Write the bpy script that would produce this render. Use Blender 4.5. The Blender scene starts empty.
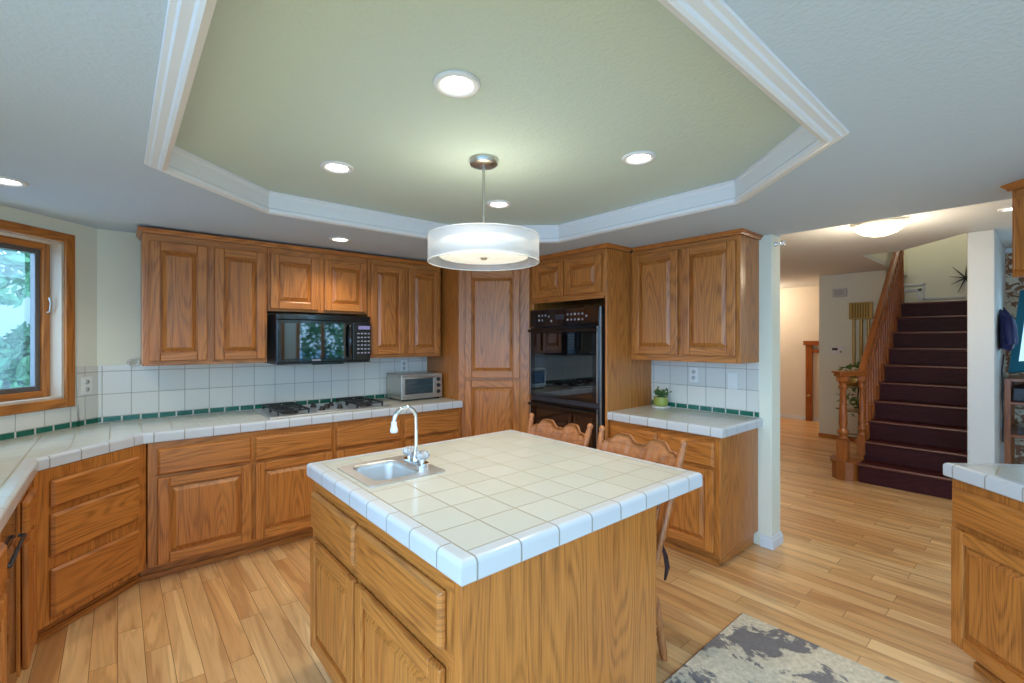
import bpy, bmesh, math, random
from math import pi, sin, cos, radians
from mathutils import Vector, Matrix
from mathutils.geometry import tessellate_polygon

random.seed(7)
S = bpy.context.scene
COL = S.collection

# ------------------------------------------------------------------ camera
cam_d = bpy.data.cameras.new('camera'); cam = bpy.data.objects.new('camera', cam_d); COL.objects.link(cam)
cam.location = (0, 0, 1.4763); cam.rotation_euler = (pi / 2, 0, -0.7013)
cam_d.sensor_width = 36; cam_d.lens = 461.1355 * 36 / 1024
cam_d.shift_x = (512 - 507.155) / 1024; cam_d.shift_y = (339.403 - 341.5) / 1024
cam_d.clip_start = 0.03
S.camera = cam
S.view_settings.view_transform = 'Standard'; S.view_settings.look = 'None'
S.view_settings.exposure = 0.42; S.view_settings.gamma = 1; S.view_settings.use_curve_mapping = False

# ------------------------------------------------------------------ daylight
W = bpy.data.worlds.new('sky'); S.world = W; W.use_nodes = True
wn = W.node_tree; wn.nodes.clear()
wo = wn.nodes.new('ShaderNodeOutputWorld'); wb = wn.nodes.new('ShaderNodeBackground')
wb.inputs[0].default_value = (0.38, 0.67, 1.0, 1); wb.inputs[1].default_value = 4.9
wn.links.new(wb.outputs[0], wo.inputs[0])
LAMP = 1.0          # overall lamp power factor

# ------------------------------------------------------------------ materials
def mat(name):
    m = bpy.data.materials.new(name); m.use_nodes = True
    nt = m.node_tree
    return m, nt, nt.nodes['Principled BSDF']
def N(nt, t, **k):
    n = nt.nodes.new(t)
    for a, v in k.items():
        if a.startswith('i_'): n.inputs[a[2:].replace('_', ' ')].default_value = v
        else: setattr(n, a, v)
    return n
def rgb(r, g, b):            # sRGB 0-255 -> linear
    f = lambda c: ((c / 255 + 0.055) / 1.055) ** 2.4 if c > 10 else c / 255 / 12.92
    return (f(r), f(g), f(b), 1)
def plain(name, col, rough=0.5, metal=0.0, spec=0.5, emit=None, es=0.0, alpha=1.0, trans=0.0, bump=0.0, bscale=60, coat=0.0):
    m, nt, p = mat(name)
    p.inputs['Base Color'].default_value = col; p.inputs['Roughness'].default_value = rough
    p.inputs['Metallic'].default_value = metal; p.inputs['Specular IOR Level'].default_value = spec
    p.inputs['Alpha'].default_value = alpha; p.inputs['Transmission Weight'].default_value = trans
    p.inputs['Coat Weight'].default_value = coat
    if emit: p.inputs['Emission Color'].default_value = emit; p.inputs['Emission Strength'].default_value = es
    tc = N(nt, 'ShaderNodeTexCoord'); no = N(nt, 'ShaderNodeTexNoise'); no.inputs['Scale'].default_value = bscale
    no.inputs['Detail'].default_value = 3
    nt.links.new(tc.outputs['Object'], no.inputs['Vector'])
    if bump:
        b = N(nt, 'ShaderNodeBump'); b.inputs['Strength'].default_value = bump; b.inputs['Distance'].default_value = 0.004
        nt.links.new(no.outputs['Fac'], b.inputs['Height']); nt.links.new(b.outputs[0], p.inputs['Normal'])
    else:
        mr = N(nt, 'ShaderNodeMapRange'); mr.inputs['To Min'].default_value = max(0, rough - 0.03); mr.inputs['To Max'].default_value = min(1, rough + 0.03)
        nt.links.new(no.outputs['Fac'], mr.inputs['Value']); nt.links.new(mr.outputs[0], p.inputs['Roughness'])
    return m
def mix(nt, fac, a, b):
    x = N(nt, 'ShaderNodeMix', data_type='RGBA')
    for s, v in ((0, fac), (6, a), (7, b)):
        if hasattr(v, 'is_output'): nt.links.new(v, x.inputs[s])
        else: x.inputs[s].default_value = v
    return x.outputs[2]
def math_n(nt, op, a, b=None, clamp=False):
    x = N(nt, 'ShaderNodeMath', operation=op); x.use_clamp = clamp
    for i, v in enumerate((a, b)):
        if v is None: continue
        if hasattr(v, 'is_output'): nt.links.new(v, x.inputs[i])
        else: x.inputs[i].default_value = v
    return x.outputs[0]

def oak(name, axis, light, mid, dark, rough=0.36, freq=22.0, coat=0.12, spec=0.5):
    m, nt, p = mat(name)
    tc = N(nt, 'ShaderNodeTexCoord'); oi = N(nt, 'ShaderNodeObjectInfo')
    off = N(nt, 'ShaderNodeVectorMath', operation='SCALE'); off.inputs[0].default_value = (7.3, 5.1, 9.7)
    nt.links.new(oi.outputs['Random'], off.inputs['Scale'])
    ad = N(nt, 'ShaderNodeVectorMath', operation='ADD')
    nt.links.new(tc.outputs['Object'], ad.inputs[0]); nt.links.new(off.outputs[0], ad.inputs[1])
    def stretched(along, cross):
        mp = N(nt, 'ShaderNodeVectorMath', operation='MULTIPLY')
        v = [cross] * 3; v['xyz'.index(axis)] = along
        if name == 'oak_horizontal': v[1] *= 0.12
        mp.inputs[1].default_value = v; nt.links.new(ad.outputs[0], mp.inputs[0]); return mp.outputs[0]
    n1 = N(nt, 'ShaderNodeTexNoise'); n1.inputs['Scale'].default_value = 1.0; n1.inputs['Detail'].default_value = 1.2; n1.inputs['Roughness'].default_value = 0.4
    nt.links.new(stretched(0.75, 6.5), n1.inputs['Vector'])
    rings = math_n(nt, 'SINE', math_n(nt, 'MULTIPLY', n1.outputs['Fac'], freq * 5.6))
    rings = math_n(nt, 'MULTIPLY_ADD', rings, 0.5); nt.nodes[-1].inputs[2].default_value = 0.5
    rings = math_n(nt, 'POWER', rings, 1.8)
    n2 = N(nt, 'ShaderNodeTexNoise'); n2.inputs['Scale'].default_value = 1.0; n2.inputs['Detail'].default_value = 3
    nt.links.new(stretched(5.0, 210.0), n2.inputs['Vector'])
    n3 = N(nt, 'ShaderNodeTexNoise'); n3.inputs['Scale'].default_value = 1.0; n3.inputs['Detail'].default_value = 1
    nt.links.new(stretched(0.7, 7.0), n3.inputs['Vector'])
    base = mix(nt, n3.outputs['Fac'], light, mid)
    pore = N(nt, 'ShaderNodeMapRange'); pore.inputs['From Min'].default_value = 0.42; pore.inputs['From Max'].default_value = 0.72
    nt.links.new(n2.outputs['Fac'], pore.inputs['Value'])
    c1 = mix(nt, math_n(nt, 'MULTIPLY', math_n(nt, 'MULTIPLY', rings, math_n(nt, 'ADD', pore.outputs[0], 0.40)), 0.54, True), base, dark)
    c2 = mix(nt, math_n(nt, 'MULTIPLY', pore.outputs[0], 0.36), c1, dark)
    nt.links.new(c2, p.inputs['Base Color'])
    p.inputs['Roughness'].default_value = rough; p.inputs['Coat Weight'].default_value = coat; p.inputs['Specular IOR Level'].default_value = spec; p.inputs['Coat Roughness'].default_value = 0.25
    b = N(nt, 'ShaderNodeBump'); b.inputs['Strength'].default_value = 0.12; b.inputs['Distance'].default_value = 0.002
    nt.links.new(n2.outputs['Fac'], b.inputs['Height']); nt.links.new(b.outputs[0], p.inputs['Normal'])
    return m
OL, OM, OD = rgb(206, 134, 62), rgb(184, 108, 44), rgb(100, 50, 18)
OAKV = oak('oak_vertical', 'z', OL, OM, OD); OAKH = oak('oak_horizontal', 'x', OL, OM, OD); OAKD = oak('oak_depth', 'y', OL, OM, OD)
SAL, SAM, SAD = rgb(176, 100, 40), rgb(146, 76, 26), rgb(84, 38, 12)
RAILX = oak('stair_oak_long', 'x', SAL, SAM, SAD, 0.3); RAILZ = oak('stair_oak_upright', 'z', SAL, SAM, SAD, 0.3); RAILY = oak('stair_oak_cross', 'y', SAL, SAM, SAD, 0.3)
CHZ = oak('chair_oak_upright', 'z', rgb(192, 124, 72), rgb(168, 100, 52), rgb(100, 50, 24), 0.4)
CHY = oak('chair_oak_cross', 'y', rgb(192, 124, 72), rgb(168, 100, 52), rgb(100, 50, 24), 0.4)
MAHY = oak('dark_mahogany', 'y', rgb(78, 32, 32), rgb(56, 20, 22), rgb(28, 9, 12), 0.5, coat=0.0, spec=0.18)
MAHN = oak('mahogany_nosing', 'y', rgb(128, 78, 62), rgb(104, 58, 48), rgb(60, 30, 28), 0.3)

def planks():
    m, nt, p = mat('laminate_planks')
    tc = N(nt, 'ShaderNodeTexCoord'); sp = N(nt, 'ShaderNodeSeparateXYZ'); cb = N(nt, 'ShaderNodeCombineXYZ')
    nt.links.new(tc.outputs['Object'], sp.inputs[0])
    nt.links.new(sp.outputs['Y'], cb.inputs['X']); nt.links.new(sp.outputs['X'], cb.inputs['Y'])
    br = N(nt, 'ShaderNodeTexBrick'); br.offset = 0.37; br.offset_frequency = 2; br.squash = 1.25; br.squash_frequency = 3
    nt.links.new(cb.outputs[0], br.inputs['Vector'])
    for k, v in (('Scale', 1), ('Mortar Size', 0.0012), ('Mortar Smooth', 0.1), ('Bias', 0.0), ('Brick Width', 0.92), ('Row Height', 0.098)):
        br.inputs[k].default_value = v
    br.inputs['Color1'].default_value = (0, 0, 0, 1); br.inputs['Color2'].default_value = (1, 1, 1, 1); br.inputs['Mortar'].default_value = (0.5, 0.5, 0.5, 1)
    rnd = N(nt, 'ShaderNodeSeparateColor'); nt.links.new(br.outputs['Color'], rnd.inputs[0]); rnd = rnd.outputs[0]
    # grain, shifted plank by plank
    mp = N(nt, 'ShaderNodeVectorMath', operation='MULTIPLY'); mp.inputs[1].default_value = (11, 0.9, 1); nt.links.new(tc.outputs['Object'], mp.inputs[0])
    of = N(nt, 'ShaderNodeVectorMath', operation='SCALE'); of.inputs[0].default_value = (13, 37, 5); nt.links.new(rnd, of.inputs['Scale'])
    ad = N(nt, 'ShaderNodeVectorMath', operation='ADD'); nt.links.new(mp.outputs[0], ad.inputs[0]); nt.links.new(of.outputs[0], ad.inputs[1])
    n1 = N(nt, 'ShaderNodeTexNoise'); n1.inputs['Scale'].default_value = 0.9; n1.inputs['Detail'].default_value = 4; n1.inputs['Distortion'].default_value = 0.6
    nt.links.new(ad.outputs[0], n1.inputs['Vector'])
    rings = math_n(nt, 'SINE', math_n(nt, 'MULTIPLY', n1.outputs['Fac'], 34))
    rings = math_n(nt, 'MULTIPLY_ADD', rings, 0.5); nt.nodes[-1].inputs[2].default_value = 0.5
    mp2 = N(nt, 'ShaderNodeVectorMath', operation='MULTIPLY'); mp2.inputs[1].default_value = (140, 4, 1); nt.links.new(tc.outputs['Object'], mp2.inputs[0])
    n2 = N(nt, 'ShaderNodeTexNoise'); n2.inputs['Scale'].default_value = 1; n2.inputs['Detail'].default_value = 3; nt.links.new(mp2.outputs[0], n2.inputs['Vector'])
    c0 = mix(nt, rnd, rgb(250, 212, 154), rgb(222, 164, 98))
    hl = N(nt, 'ShaderNodeMapRange'); hl.inputs['From Min'].default_value = 0.35; hl.inputs['From Max'].default_value = 0.7
    nt.links.new(n1.outputs['Fac'], hl.inputs['Value'])
    c1 = mix(nt, math_n(nt, 'MULTIPLY', hl.outputs[0], 0.8), c0, rgb(174, 110, 56))
    c2 = mix(nt, math_n(nt, 'MULTIPLY', math_n(nt, 'POWER', rings, 3), 0.3), c1, rgb(140, 86, 44))
    c3 = mix(nt, math_n(nt, 'MULTIPLY', n2.outputs['Fac'], 0.22), c2, rgb(232, 196, 146))
    c4 = mix(nt, br.outputs['Fac'], c3, rgb(120, 78, 42))
    nt.links.new(c4, p.inputs['Base Color']); p.inputs['Roughness'].default_value = 0.3; p.inputs['Specular IOR Level'].default_value = 0.5
    b = N(nt, 'ShaderNodeBump'); b.inputs['Strength'].default_value = 0.15; b.inputs['Distance'].default_value = 0.001; b.invert = True
    nt.links.new(br.outputs['Fac'], b.inputs['Height']); nt.links.new(b.outputs[0], p.inputs['Normal'])
    return m
FLOOR = planks()

def tile(name, c_a, c_b, grout, gw=0.017, rough=0.16, marble=False):
    """ tiles one UV unit wide, grout on the whole numbers """
    m, nt, p = mat(name)
    uv = N(nt, 'ShaderNodeUVMap'); uv.uv_map = 'uv'
    sp = N(nt, 'ShaderNodeSeparateXYZ'); nt.links.new(uv.outputs[0], sp.inputs[0])
    ds = []
    for ax in ('X', 'Y'):
        f = math_n(nt, 'FRACT', sp.outputs[ax]); d = math_n(nt, 'ABSOLUTE', math_n(nt, 'SUBTRACT', f, 0.5)); ds.append(math_n(nt, 'SUBTRACT', 0.5, d))
    dist = math_n(nt, 'MINIMUM', ds[0], ds[1])
    mr = N(nt, 'ShaderNodeMapRange'); mr.interpolation_type = 'SMOOTHSTEP'
    mr.inputs['From Min'].default_value = gw * 0.8; mr.inputs['From Max'].default_value = gw * 1.5
    nt.links.new(dist, mr.inputs['Value'])
    fl = N(nt, 'ShaderNodeVectorMath', operation='FLOOR'); nt.links.new(uv.outputs[0], fl.inputs[0])
    wnz = N(nt, 'ShaderNodeTexWhiteNoise'); wnz.noise_dimensions = '3D'; nt.links.new(fl.outputs[0], wnz.inputs['Vector'])
    col = mix(nt, wnz.outputs['Value'], c_a, c_b)
    if marble:
        no = N(nt, 'ShaderNodeTexNoise'); no.inputs['Scale'].default_value = 3.5; no.inputs['Detail'].default_value = 4; no.inputs['Distortion'].default_value = 1.5
        nt.links.new(uv.outputs[0], no.inputs['Vector'])
        r = N(nt, 'ShaderNodeMapRange'); r.inputs['From Min'].default_value = 0.55; r.inputs['From Max'].default_value = 0.75; nt.links.new(no.outputs['Fac'], r.inputs['Value'])
        col = mix(nt, math_n(nt, 'MULTIPLY', r.outputs[0], 0.5), col, rgb(90, 150, 130))
    nt.links.new(mix(nt, mr.outputs[0], grout, col), p.inputs['Base Color'])
    rr = N(nt, 'ShaderNodeMapRange'); rr.inputs['To Min'].default_value = 0.7; rr.inputs['To Max'].default_value = rough
    nt.links.new(mr.outputs[0], rr.inputs['Value']); nt.links.new(rr.outputs[0], p.inputs['Roughness'])
    b = N(nt, 'ShaderNodeBump'); b.inputs['Strength'].default_value = 0.5; b.inputs['Distance'].default_value = 0.002
    nt.links.new(mr.outputs[0], b.inputs['Height']); nt.links.new(b.outputs[0], p.inputs['Normal'])
    return m
TILE_TOP = tile('cream_counter_tile', rgb(206, 206, 196), rgb(199, 199, 188), rgb(158, 150, 132))
TILE_EDGE = tile('white_bullnose_tile', rgb(206, 209, 212), rgb(200, 203, 206), rgb(152, 148, 138))
TILE_WALL = tile('white_wall_tile', rgb(224, 222, 214), rgb(217, 216, 208), rgb(158, 156, 148), gw=0.012)
TILE_GREEN = tile('green_border_tile', rgb(10, 92, 74), rgb(20, 106, 86), rgb(205, 203, 196), gw=0.04, marble=True)

WALL = plain('cream_wall_paint', rgb(230, 230, 212), 0.75, bump=0.12, bscale=90)
WALLW = plain('white_wall_paint', rgb(214, 215, 212), 0.75, bump=0.12, bscale=90)
WALLP = plain('pale_peach_paint', rgb(226, 214, 198), 0.75, bump=0.1, bscale=90)
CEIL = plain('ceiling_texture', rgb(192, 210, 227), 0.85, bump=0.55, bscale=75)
CEILH = plain('hall_ceiling_texture', rgb(216, 217, 217), 0.85, bump=0.4, bscale=75)
TRAYM = plain('tray_ceiling_paint', rgb(196, 212, 204), 0.85, bump=0.6, bscale=75)
TRIMW = plain('white_trim_paint', rgb(222, 226, 230), 0.4)
WHITE = plain('white_plastic', rgb(232, 232, 228), 0.35)
GREYW = plain('grey_white_plastic', rgb(200, 200, 196), 0.45)
JAMB = plain('whitewashed_jamb', rgb(206, 190, 172), 0.6, bump=0.1, bscale=30)
SASH = plain('bronze_screen_frame', rgb(120, 118, 118), 0.4, metal=0.6)
STEEL = plain('brushed_steel', rgb(214, 214, 214), 0.42, metal=1.0)
CHROME = plain('chrome', rgb(226, 228, 232), 0.08, metal=1.0)
NICKEL = plain('satin_nickel', rgb(196, 192, 184), 0.3, metal=1.0)
IRON = plain('black_cast_iron', rgb(26, 26, 28), 0.5)
BLACK = plain('black_enamel', rgb(14, 14, 17), 0.12, coat=0.4)
BGLASS = plain('black_glass', rgb(9, 10, 13), 0.03, spec=0.9, coat=1.0)
DGREY = plain('dark_grey_plastic', rgb(52, 52, 58), 0.4)
BTN = plain('pale_key_print', rgb(150, 150, 162), 0.5)
BRASS = plain('aged_brass', rgb(176, 150, 92), 0.35, metal=0.85)
ACRYL = plain('clear_acrylic', rgb(236, 240, 244), 0.08, trans=0.75)
GREENPOT = plain('olive_glazed_ceramic', rgb(150, 158, 72), 0.2)
LEAF = plain('leaf_green', rgb(70, 104, 48), 0.5)
LEAF2 = plain('hedge_leaf', rgb(96, 150, 104), 0.6)
SOIL = plain('soil', rgb(50, 38, 28), 0.9)
NAVY = plain('navy_nylon', rgb(14, 20, 74), 0.55, bump=0.3, bscale=30)
TEAL = plain('teal_plastic', rgb(16, 108, 128), 0.35)
CORD = plain('dark_cord', rgb(34, 30, 34), 0.6)
BROWNCLOTH = plain('dark_brown_cloth', rgb(58, 34, 32), 0.9)
GLASS = plain('window_glass', rgb(240, 248, 250), 0.0, trans=1.0, alpha=0.15)
BULB = plain('lit_lens', rgb(255, 250, 238), 0.4, emit=(1.0, 0.93, 0.80, 1), es=9.0)
BOWL = plain('lit_alabaster_glass', rgb(250, 240, 214), 0.35, emit=(1.0, 0.86, 0.62, 1), es=0.85)
DIFF = plain('lit_diffuser', rgb(250, 248, 236), 0.5, emit=(1.0, 0.96, 0.82, 1), es=0.42)
SHADE = plain('white_linen_shade', rgb(236, 234, 226), 0.8, emit=(1.0, 0.97, 0.9, 1), es=0.03)
SHEER = plain('sheer_organza', rgb(232, 234, 238), 0.6, alpha=0.29)
SCREEN = plain('lit_screen', rgb(120, 170, 200), 0.2, emit=(0.5, 0.8, 1.0, 1), es=0.9)

def rug_mat():
    m, nt, p = mat('grey_cream_floral_pile')
    tc = N(nt, 'ShaderNodeTexCoord')
    no = N(nt, 'ShaderNodeTexNoise'); no.inputs['Scale'].default_value = 4.0; no.inputs['Detail'].default_value = 6; no.inputs['Roughness'].default_value = 0.62; no.inputs['Distortion'].default_value = 0.35
    nt.links.new(tc.outputs['Object'], no.inputs['Vector'])
    r = N(nt, 'ShaderNodeMapRange'); r.interpolation_type = 'SMOOTHSTEP'; r.inputs['From Min'].default_value = 0.445; r.inputs['From Max'].default_value = 0.48
    nt.links.new(no.outputs['Fac'], r.inputs['Value'])
    n2 = N(nt, 'ShaderNodeTexNoise'); n2.inputs['Scale'].default_value = 55; n2.inputs['Detail'].default_value = 3; nt.links.new(tc.outputs['Object'], n2.inputs['Vector'])
    cream = mix(nt, n2.outputs['Fac'], rgb(166, 150, 124), rgb(248, 230, 200))
    grey = mix(nt, n2.outputs['Fac'], rgb(110, 101, 98), rgb(138, 128, 124))
    nt.links.new(mix(nt, r.outputs[0], grey, cream), p.inputs['Base Color']); p.inputs['Roughness'].default_value = 0.95
    b = N(nt, 'ShaderNodeBump'); b.inputs['Strength'].default_value = 0.6; b.inputs['Distance'].default_value = 0.004
    nt.links.new(math_n(nt, 'ADD', r.outputs[0], n2.outputs['Fac']), b.inputs['Height']); nt.links.new(b.outputs[0], p.inputs['Normal'])
    return m
RUG = rug_mat()
def floral_wall():
    m, nt, p = mat('brown_floral_wallpaper')
    tc = N(nt, 'ShaderNodeTexCoord'); v = N(nt, 'ShaderNodeTexNoise'); v.inputs['Scale'].default_value = 14; v.inputs['Detail'].default_value = 4; v.inputs['Distortion'].default_value = 1.2
    nt.links.new(tc.outputs['Object'], v.inputs['Vector'])
    r = N(nt, 'ShaderNodeMapRange'); r.inputs['From Min'].default_value = 0.46; r.inputs['From Max'].default_value = 0.54; nt.links.new(v.outputs['Fac'], r.inputs['Value'])
    nt.links.new(mix(nt, r.outputs[0], rgb(220, 206, 180), rgb(140, 92, 62)), p.inputs['Base Color']); p.inputs['Roughness'].default_value = 0.8
    return m
FLORAL = floral_wall()
def bounce_ground_mat():
    m, nt, p = mat('blue_bounce_ground'); tc = N(nt, 'ShaderNodeTexCoord'); n = N(nt, 'ShaderNodeTexNoise'); n.inputs['Scale'].default_value = 3; n.inputs['Detail'].default_value = 6
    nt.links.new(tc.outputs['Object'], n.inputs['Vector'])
    nt.links.new(mix(nt, n.outputs['Fac'], rgb(168, 196, 220), rgb(156, 184, 208)), p.inputs['Base Color']); p.inputs['Roughness'].default_value = 0.9  # unseen ground, tinted light blue to bounce blue light onto the ceiling
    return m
BOUNCE_GROUND = bounce_ground_mat()

# ------------------------------------------------------------------ mesh builder
class MB:
    def __init__(s): s.v = []; s.f = []; s.m = []; s.uv = []; s.sm = []
    def face(s, pts, m=0, uv=None, smooth=False):
        b = len(s.v); s.v += [tuple(p) for p in pts]; s.f.append(tuple(range(b, b + len(pts)))); s.m.append(m); s.uv.append(uv); s.sm.append(smooth)
    def shared(s, verts, faces, m=0, smooth=True):
        b = len(s.v); s.v += [tuple(p) for p in verts]
        for f in faces: s.f.append(tuple(b + i for i in f)); s.m.append(m); s.uv.append(None); s.sm.append(smooth)
    def box(s, x0, y0, z0, x1, y1, z1, m=0, skip=''):
        v = [(x0, y0, z0), (x1, y0, z0), (x1, y1, z0), (x0, y1, z0), (x0, y0, z1), (x1, y0, z1), (x1, y1, z1), (x0, y1, z1)]
        F = {'b': (3, 2, 1, 0), 't': (4, 5, 6, 7), 'f': (0, 1, 5, 4), 'r': (1, 2, 6, 5), 'k': (2, 3, 7, 6), 'l': (3, 0, 4, 7)}
        s.shared(v, [F[k] for k in F if k not in skip], m, False); return s
    def frustum(s, x0, z0, x1, z1, y0, y1, d, m=0):     # a slab on the xz plane, front (y1 < y0) smaller by d
        v = [(x0, y0, z0), (x1, y0, z0), (x1, y0, z1), (x0, y0, z1), (x0 + d, y1, z0 + d), (x1 - d, y1, z0 + d), (x1 - d, y1, z1 - d), (x0 + d, y1, z1 - d)]
        s.shared(v, [(0, 1, 5, 4), (1, 2, 6, 5), (2, 3, 7, 6), (3, 0, 4, 7), (4, 5, 6, 7), (3, 2, 1, 0)], m, False); return s
    def prism(s, poly, z0, z1, m=0, mt=None, hole=None, uvs=None, caps='tb'):
        """ upright prism, poly CCW; uvs = (ox, oy, pitch) gives the caps a UV """
        mt = m if mt is None else mt
        loops = [poly] + ([hole] if hole else [])
        flat = [p for l in loops for p in l]
        tris = tessellate_polygon([[Vector((p[0], p[1], 0)) for p in l] for l in loops])
        def U(p): return ((p[0] - uvs[0]) / uvs[2], (p[1] - uvs[1]) / uvs[2]) if uvs else None
        for t in tris:
            P = [flat[i] for i in t]
            a = (P[1][0] - P[0][0]) * (P[2][1] - P[0][1]) - (P[1][1] - P[0][1]) * (P[2][0] - P[0][0])
            if a < 0: P = P[::-1]
            if 't' in caps: s.face([(p[0], p[1], z1) for p in P], mt, [U(p) for p in P] if uvs else None)
            if 'b' in caps: s.face([(p[0], p[1], z0) for p in P[::-1]], mt, [U(p) for p in P[::-1]] if uvs else None)
        for l in loops:
            n = len(l)
            for i in range(n):
                a, b = l[i], l[(i + 1) % n]
                s.face([(a[0], a[1], z0), (b[0], b[1], z0), (b[0], b[1], z1), (a[0], a[1], z1)], m)
        return s
    def lathe(s, prof, c=(0, 0, 0), n=24, m=0, axis='z', smooth=True):
        vs, fs = [], []
        for r, z in prof:
            for k in range(n):
                a = 2 * pi * k / n; p = (r * cos(a), r * sin(a), z)
                if axis == 'y': p = (p[0], p[2], p[1])
                if axis == 'x': p = (p[2], p[0], p[1])
                vs.append((c[0] + p[0], c[1] + p[1], c[2] + p[2]))
        for i in range(len(prof) - 1):
            for k in range(n):
                a, b = i * n + k, i * n + (k + 1) % n; fs.append((a, b, b + n, a + n))
        s.shared(vs, fs, m, smooth)
        for i, rev in (() if prof[0] == prof[-1] else ((0, True), (len(prof) - 1, False))):
            if prof[i][0] > 1e-5:
                f = [vs[i * n + k] for k in range(n)]; s.face(f[::-1] if rev else f, m)
        return s
    def tube(s, path, r, n=8, m=0, smooth=True):
        """ tube (radius number or list) along 3-D points """
        P = [Vector(p) for p in path]; R = r if isinstance(r, (list, tuple)) else [r] * len(P)
        vs, fs = [], []; up = None
        for i, p in enumerate(P):
            t = (P[min(i + 1, len(P) - 1)] - P[max(i - 1, 0)]).normalized()
            if up is None:
                up = Vector((0, 0, 1)) if abs(t.z) < 0.9 else Vector((1, 0, 0))
            u = (up - t * up.dot(t))
            if u.length < 1e-5: u = Vector((0, 1, 0)).cross(t)
            u.normalize(); w = t.cross(u); up = u
            for k in range(n):
                a = 2 * pi * k / n; vs.append(p + (u * cos(a) + w * sin(a)) * R[i])
        for i in range(len(P) - 1):
            for k in range(n):
                a, b = i * n + k, i * n + (k + 1) % n; fs.append((a, b, b + n, a + n))
        s.shared(vs, fs, m, smooth)
        s.face([vs[k] for k in range(n)][::-1], m); s.face([vs[(len(P) - 1) * n + k] for k in range(n)], m)
        return s
    def bar(s, a, b, w, h, m=0):
        """ square bar from a to b """
        a, b = Vector(a), Vector(b); t = (b - a).normalized(); up = Vector((0, 0, 1)) if abs(t.z) < 0.95 else Vector((1, 0, 0))
        u = t.cross(up).normalized(); w2 = u.cross(t).normalized()
        vs = [p + u * sx * w / 2 + w2 * sz * h / 2 for p in (a, b) for sx, sz in ((-1, -1), (1, -1), (1, 1), (-1, 1))]
        s.shared(vs, [(0, 1, 5, 4), (1, 2, 6, 5), (2, 3, 7, 6), (3, 0, 4, 7), (3, 2, 1, 0), (4, 5, 6, 7)], m, False); return s
    def sweep(s, path, prof, closed=False, m=0, left=True, pitch=0.1524, cap=0.05, smooth=False):
        """ sweep a profile [(out, z)] along a flat polyline with mitred corners; out is to the right of travel """
        n = len(path); P = [Vector((p[0], p[1])) for p in path]; offs = []
        def nrm(a, b): d = (b - a).normalized(); return Vector((d.y, -d.x))
        for i in range(n):
            pv = P[i - 1] if (closed or i > 0) else None; nx = P[(i + 1) % n] if (closed or i < n - 1) else None
            if pv is None: o = nrm(P[i], nx)
            elif nx is None: o = nrm(pv, P[i])
            else:
                a, b = nrm(pv, P[i]), nrm(P[i], nx); o = (a + b) / (1 + a.dot(b))
            offs.append(o)
        for i in range(n if closed else n - 1):
            j = (i + 1) % n; L = (P[j] - P[i]).length
            d = (P[j] - P[i]).normalized()
            def pt(k, q): o = P[k] + offs[k] * q[0]; return (o.x, o.y, q[1])
            for a, b in zip(prof[:-1], prof[1:]):
                pts = [pt(i, a), pt(j, a), pt(j, b), pt(i, b)]
                u = [((Vector(p[:2]) - P[i]).dot(d) - cap) / pitch for p in pts]
                s.face(pts, m, [(x, 0.5) for x in u], smooth)
        if not closed:
            for k, rev in ((0, True), (n - 1, False)):
                pts = [(P[k].x + offs[k].x * q[0], P[k].y + offs[k].y * q[0], q[1]) for q in prof]
                s.face(pts if rev else pts[::-1], m, [(0.5, 0.5)] * len(pts))
        return s
    def build(s, name, mats, parent=None, bevel=0.0, seg=2, weld=False, loc=None, rz=None):
        me = bpy.data.meshes.new(name); me.from_pydata(s.v, [], s.f); me.validate(clean_customdata=False)
        for mm in (mats if isinstance(mats, (list, tuple)) else [mats]): me.materials.append(mm)
        ul = me.uv_layers.new(name='uv')
        for i, p in enumerate(me.polygons):
            p.material_index = s.m[i]; p.use_smooth = s.sm[i]
            if s.uv[i]:
                for k, li in enumerate(p.loop_indices): ul.data[li].uv = s.uv[i][k]
        bm = bmesh.new(); bm.from_mesh(me)
        if weld: bmesh.ops.remove_doubles(bm, verts=bm.verts, dist=1e-5)
        bm.to_mesh(me); bm.free()
        o = bpy.data.objects.new(name, me); COL.objects.link(o)
        if parent: o.parent = parent
        if loc: o.location = loc
        if rz is not None: o.rotation_euler[2] = rz
        if bevel:
            b = o.modifiers.new('bevel', 'BEVEL'); b.width = bevel; b.segments = seg; b.limit_method = 'ANGLE'; b.angle_limit = radians(40)
        return o

def tag(o, label=None, cat=None, group=None, kind=None):
    if label: o['label'] = label
    if cat: o['category'] = cat
    if group: o['group'] = group
    if kind: o['kind'] = kind
    return o
def thing(name, label, cat, loc=(0, 0, 0), rz=0.0, group=None):
    o = bpy.data.objects.new(name, None); COL.objects.link(o); o.empty_display_size = 0.1
    o.location = loc; o.rotation_euler = (0, 0, rz); return tag(o, label, cat, group)
def struct(o): return tag(o, kind='structure')
def lamp(kind, power, color, loc, parent=None, size=0.1, rot=(0, 0, 0), spot=None, blend=0.6):
    d = bpy.data.lights.new('lamp_light', kind); d.energy = power * LAMP; d.color = color
    if kind == 'AREA': d.shape = 'DISK'; d.size = size
    else: d.shadow_soft_size = size
    if spot: d.spot_size = spot; d.spot_blend = blend
    o = bpy.data.objects.new('lamp_light', d); COL.objects.link(o); o.location = loc; o.rotation_euler = rot
    if parent: o.parent = parent
    return o

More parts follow.
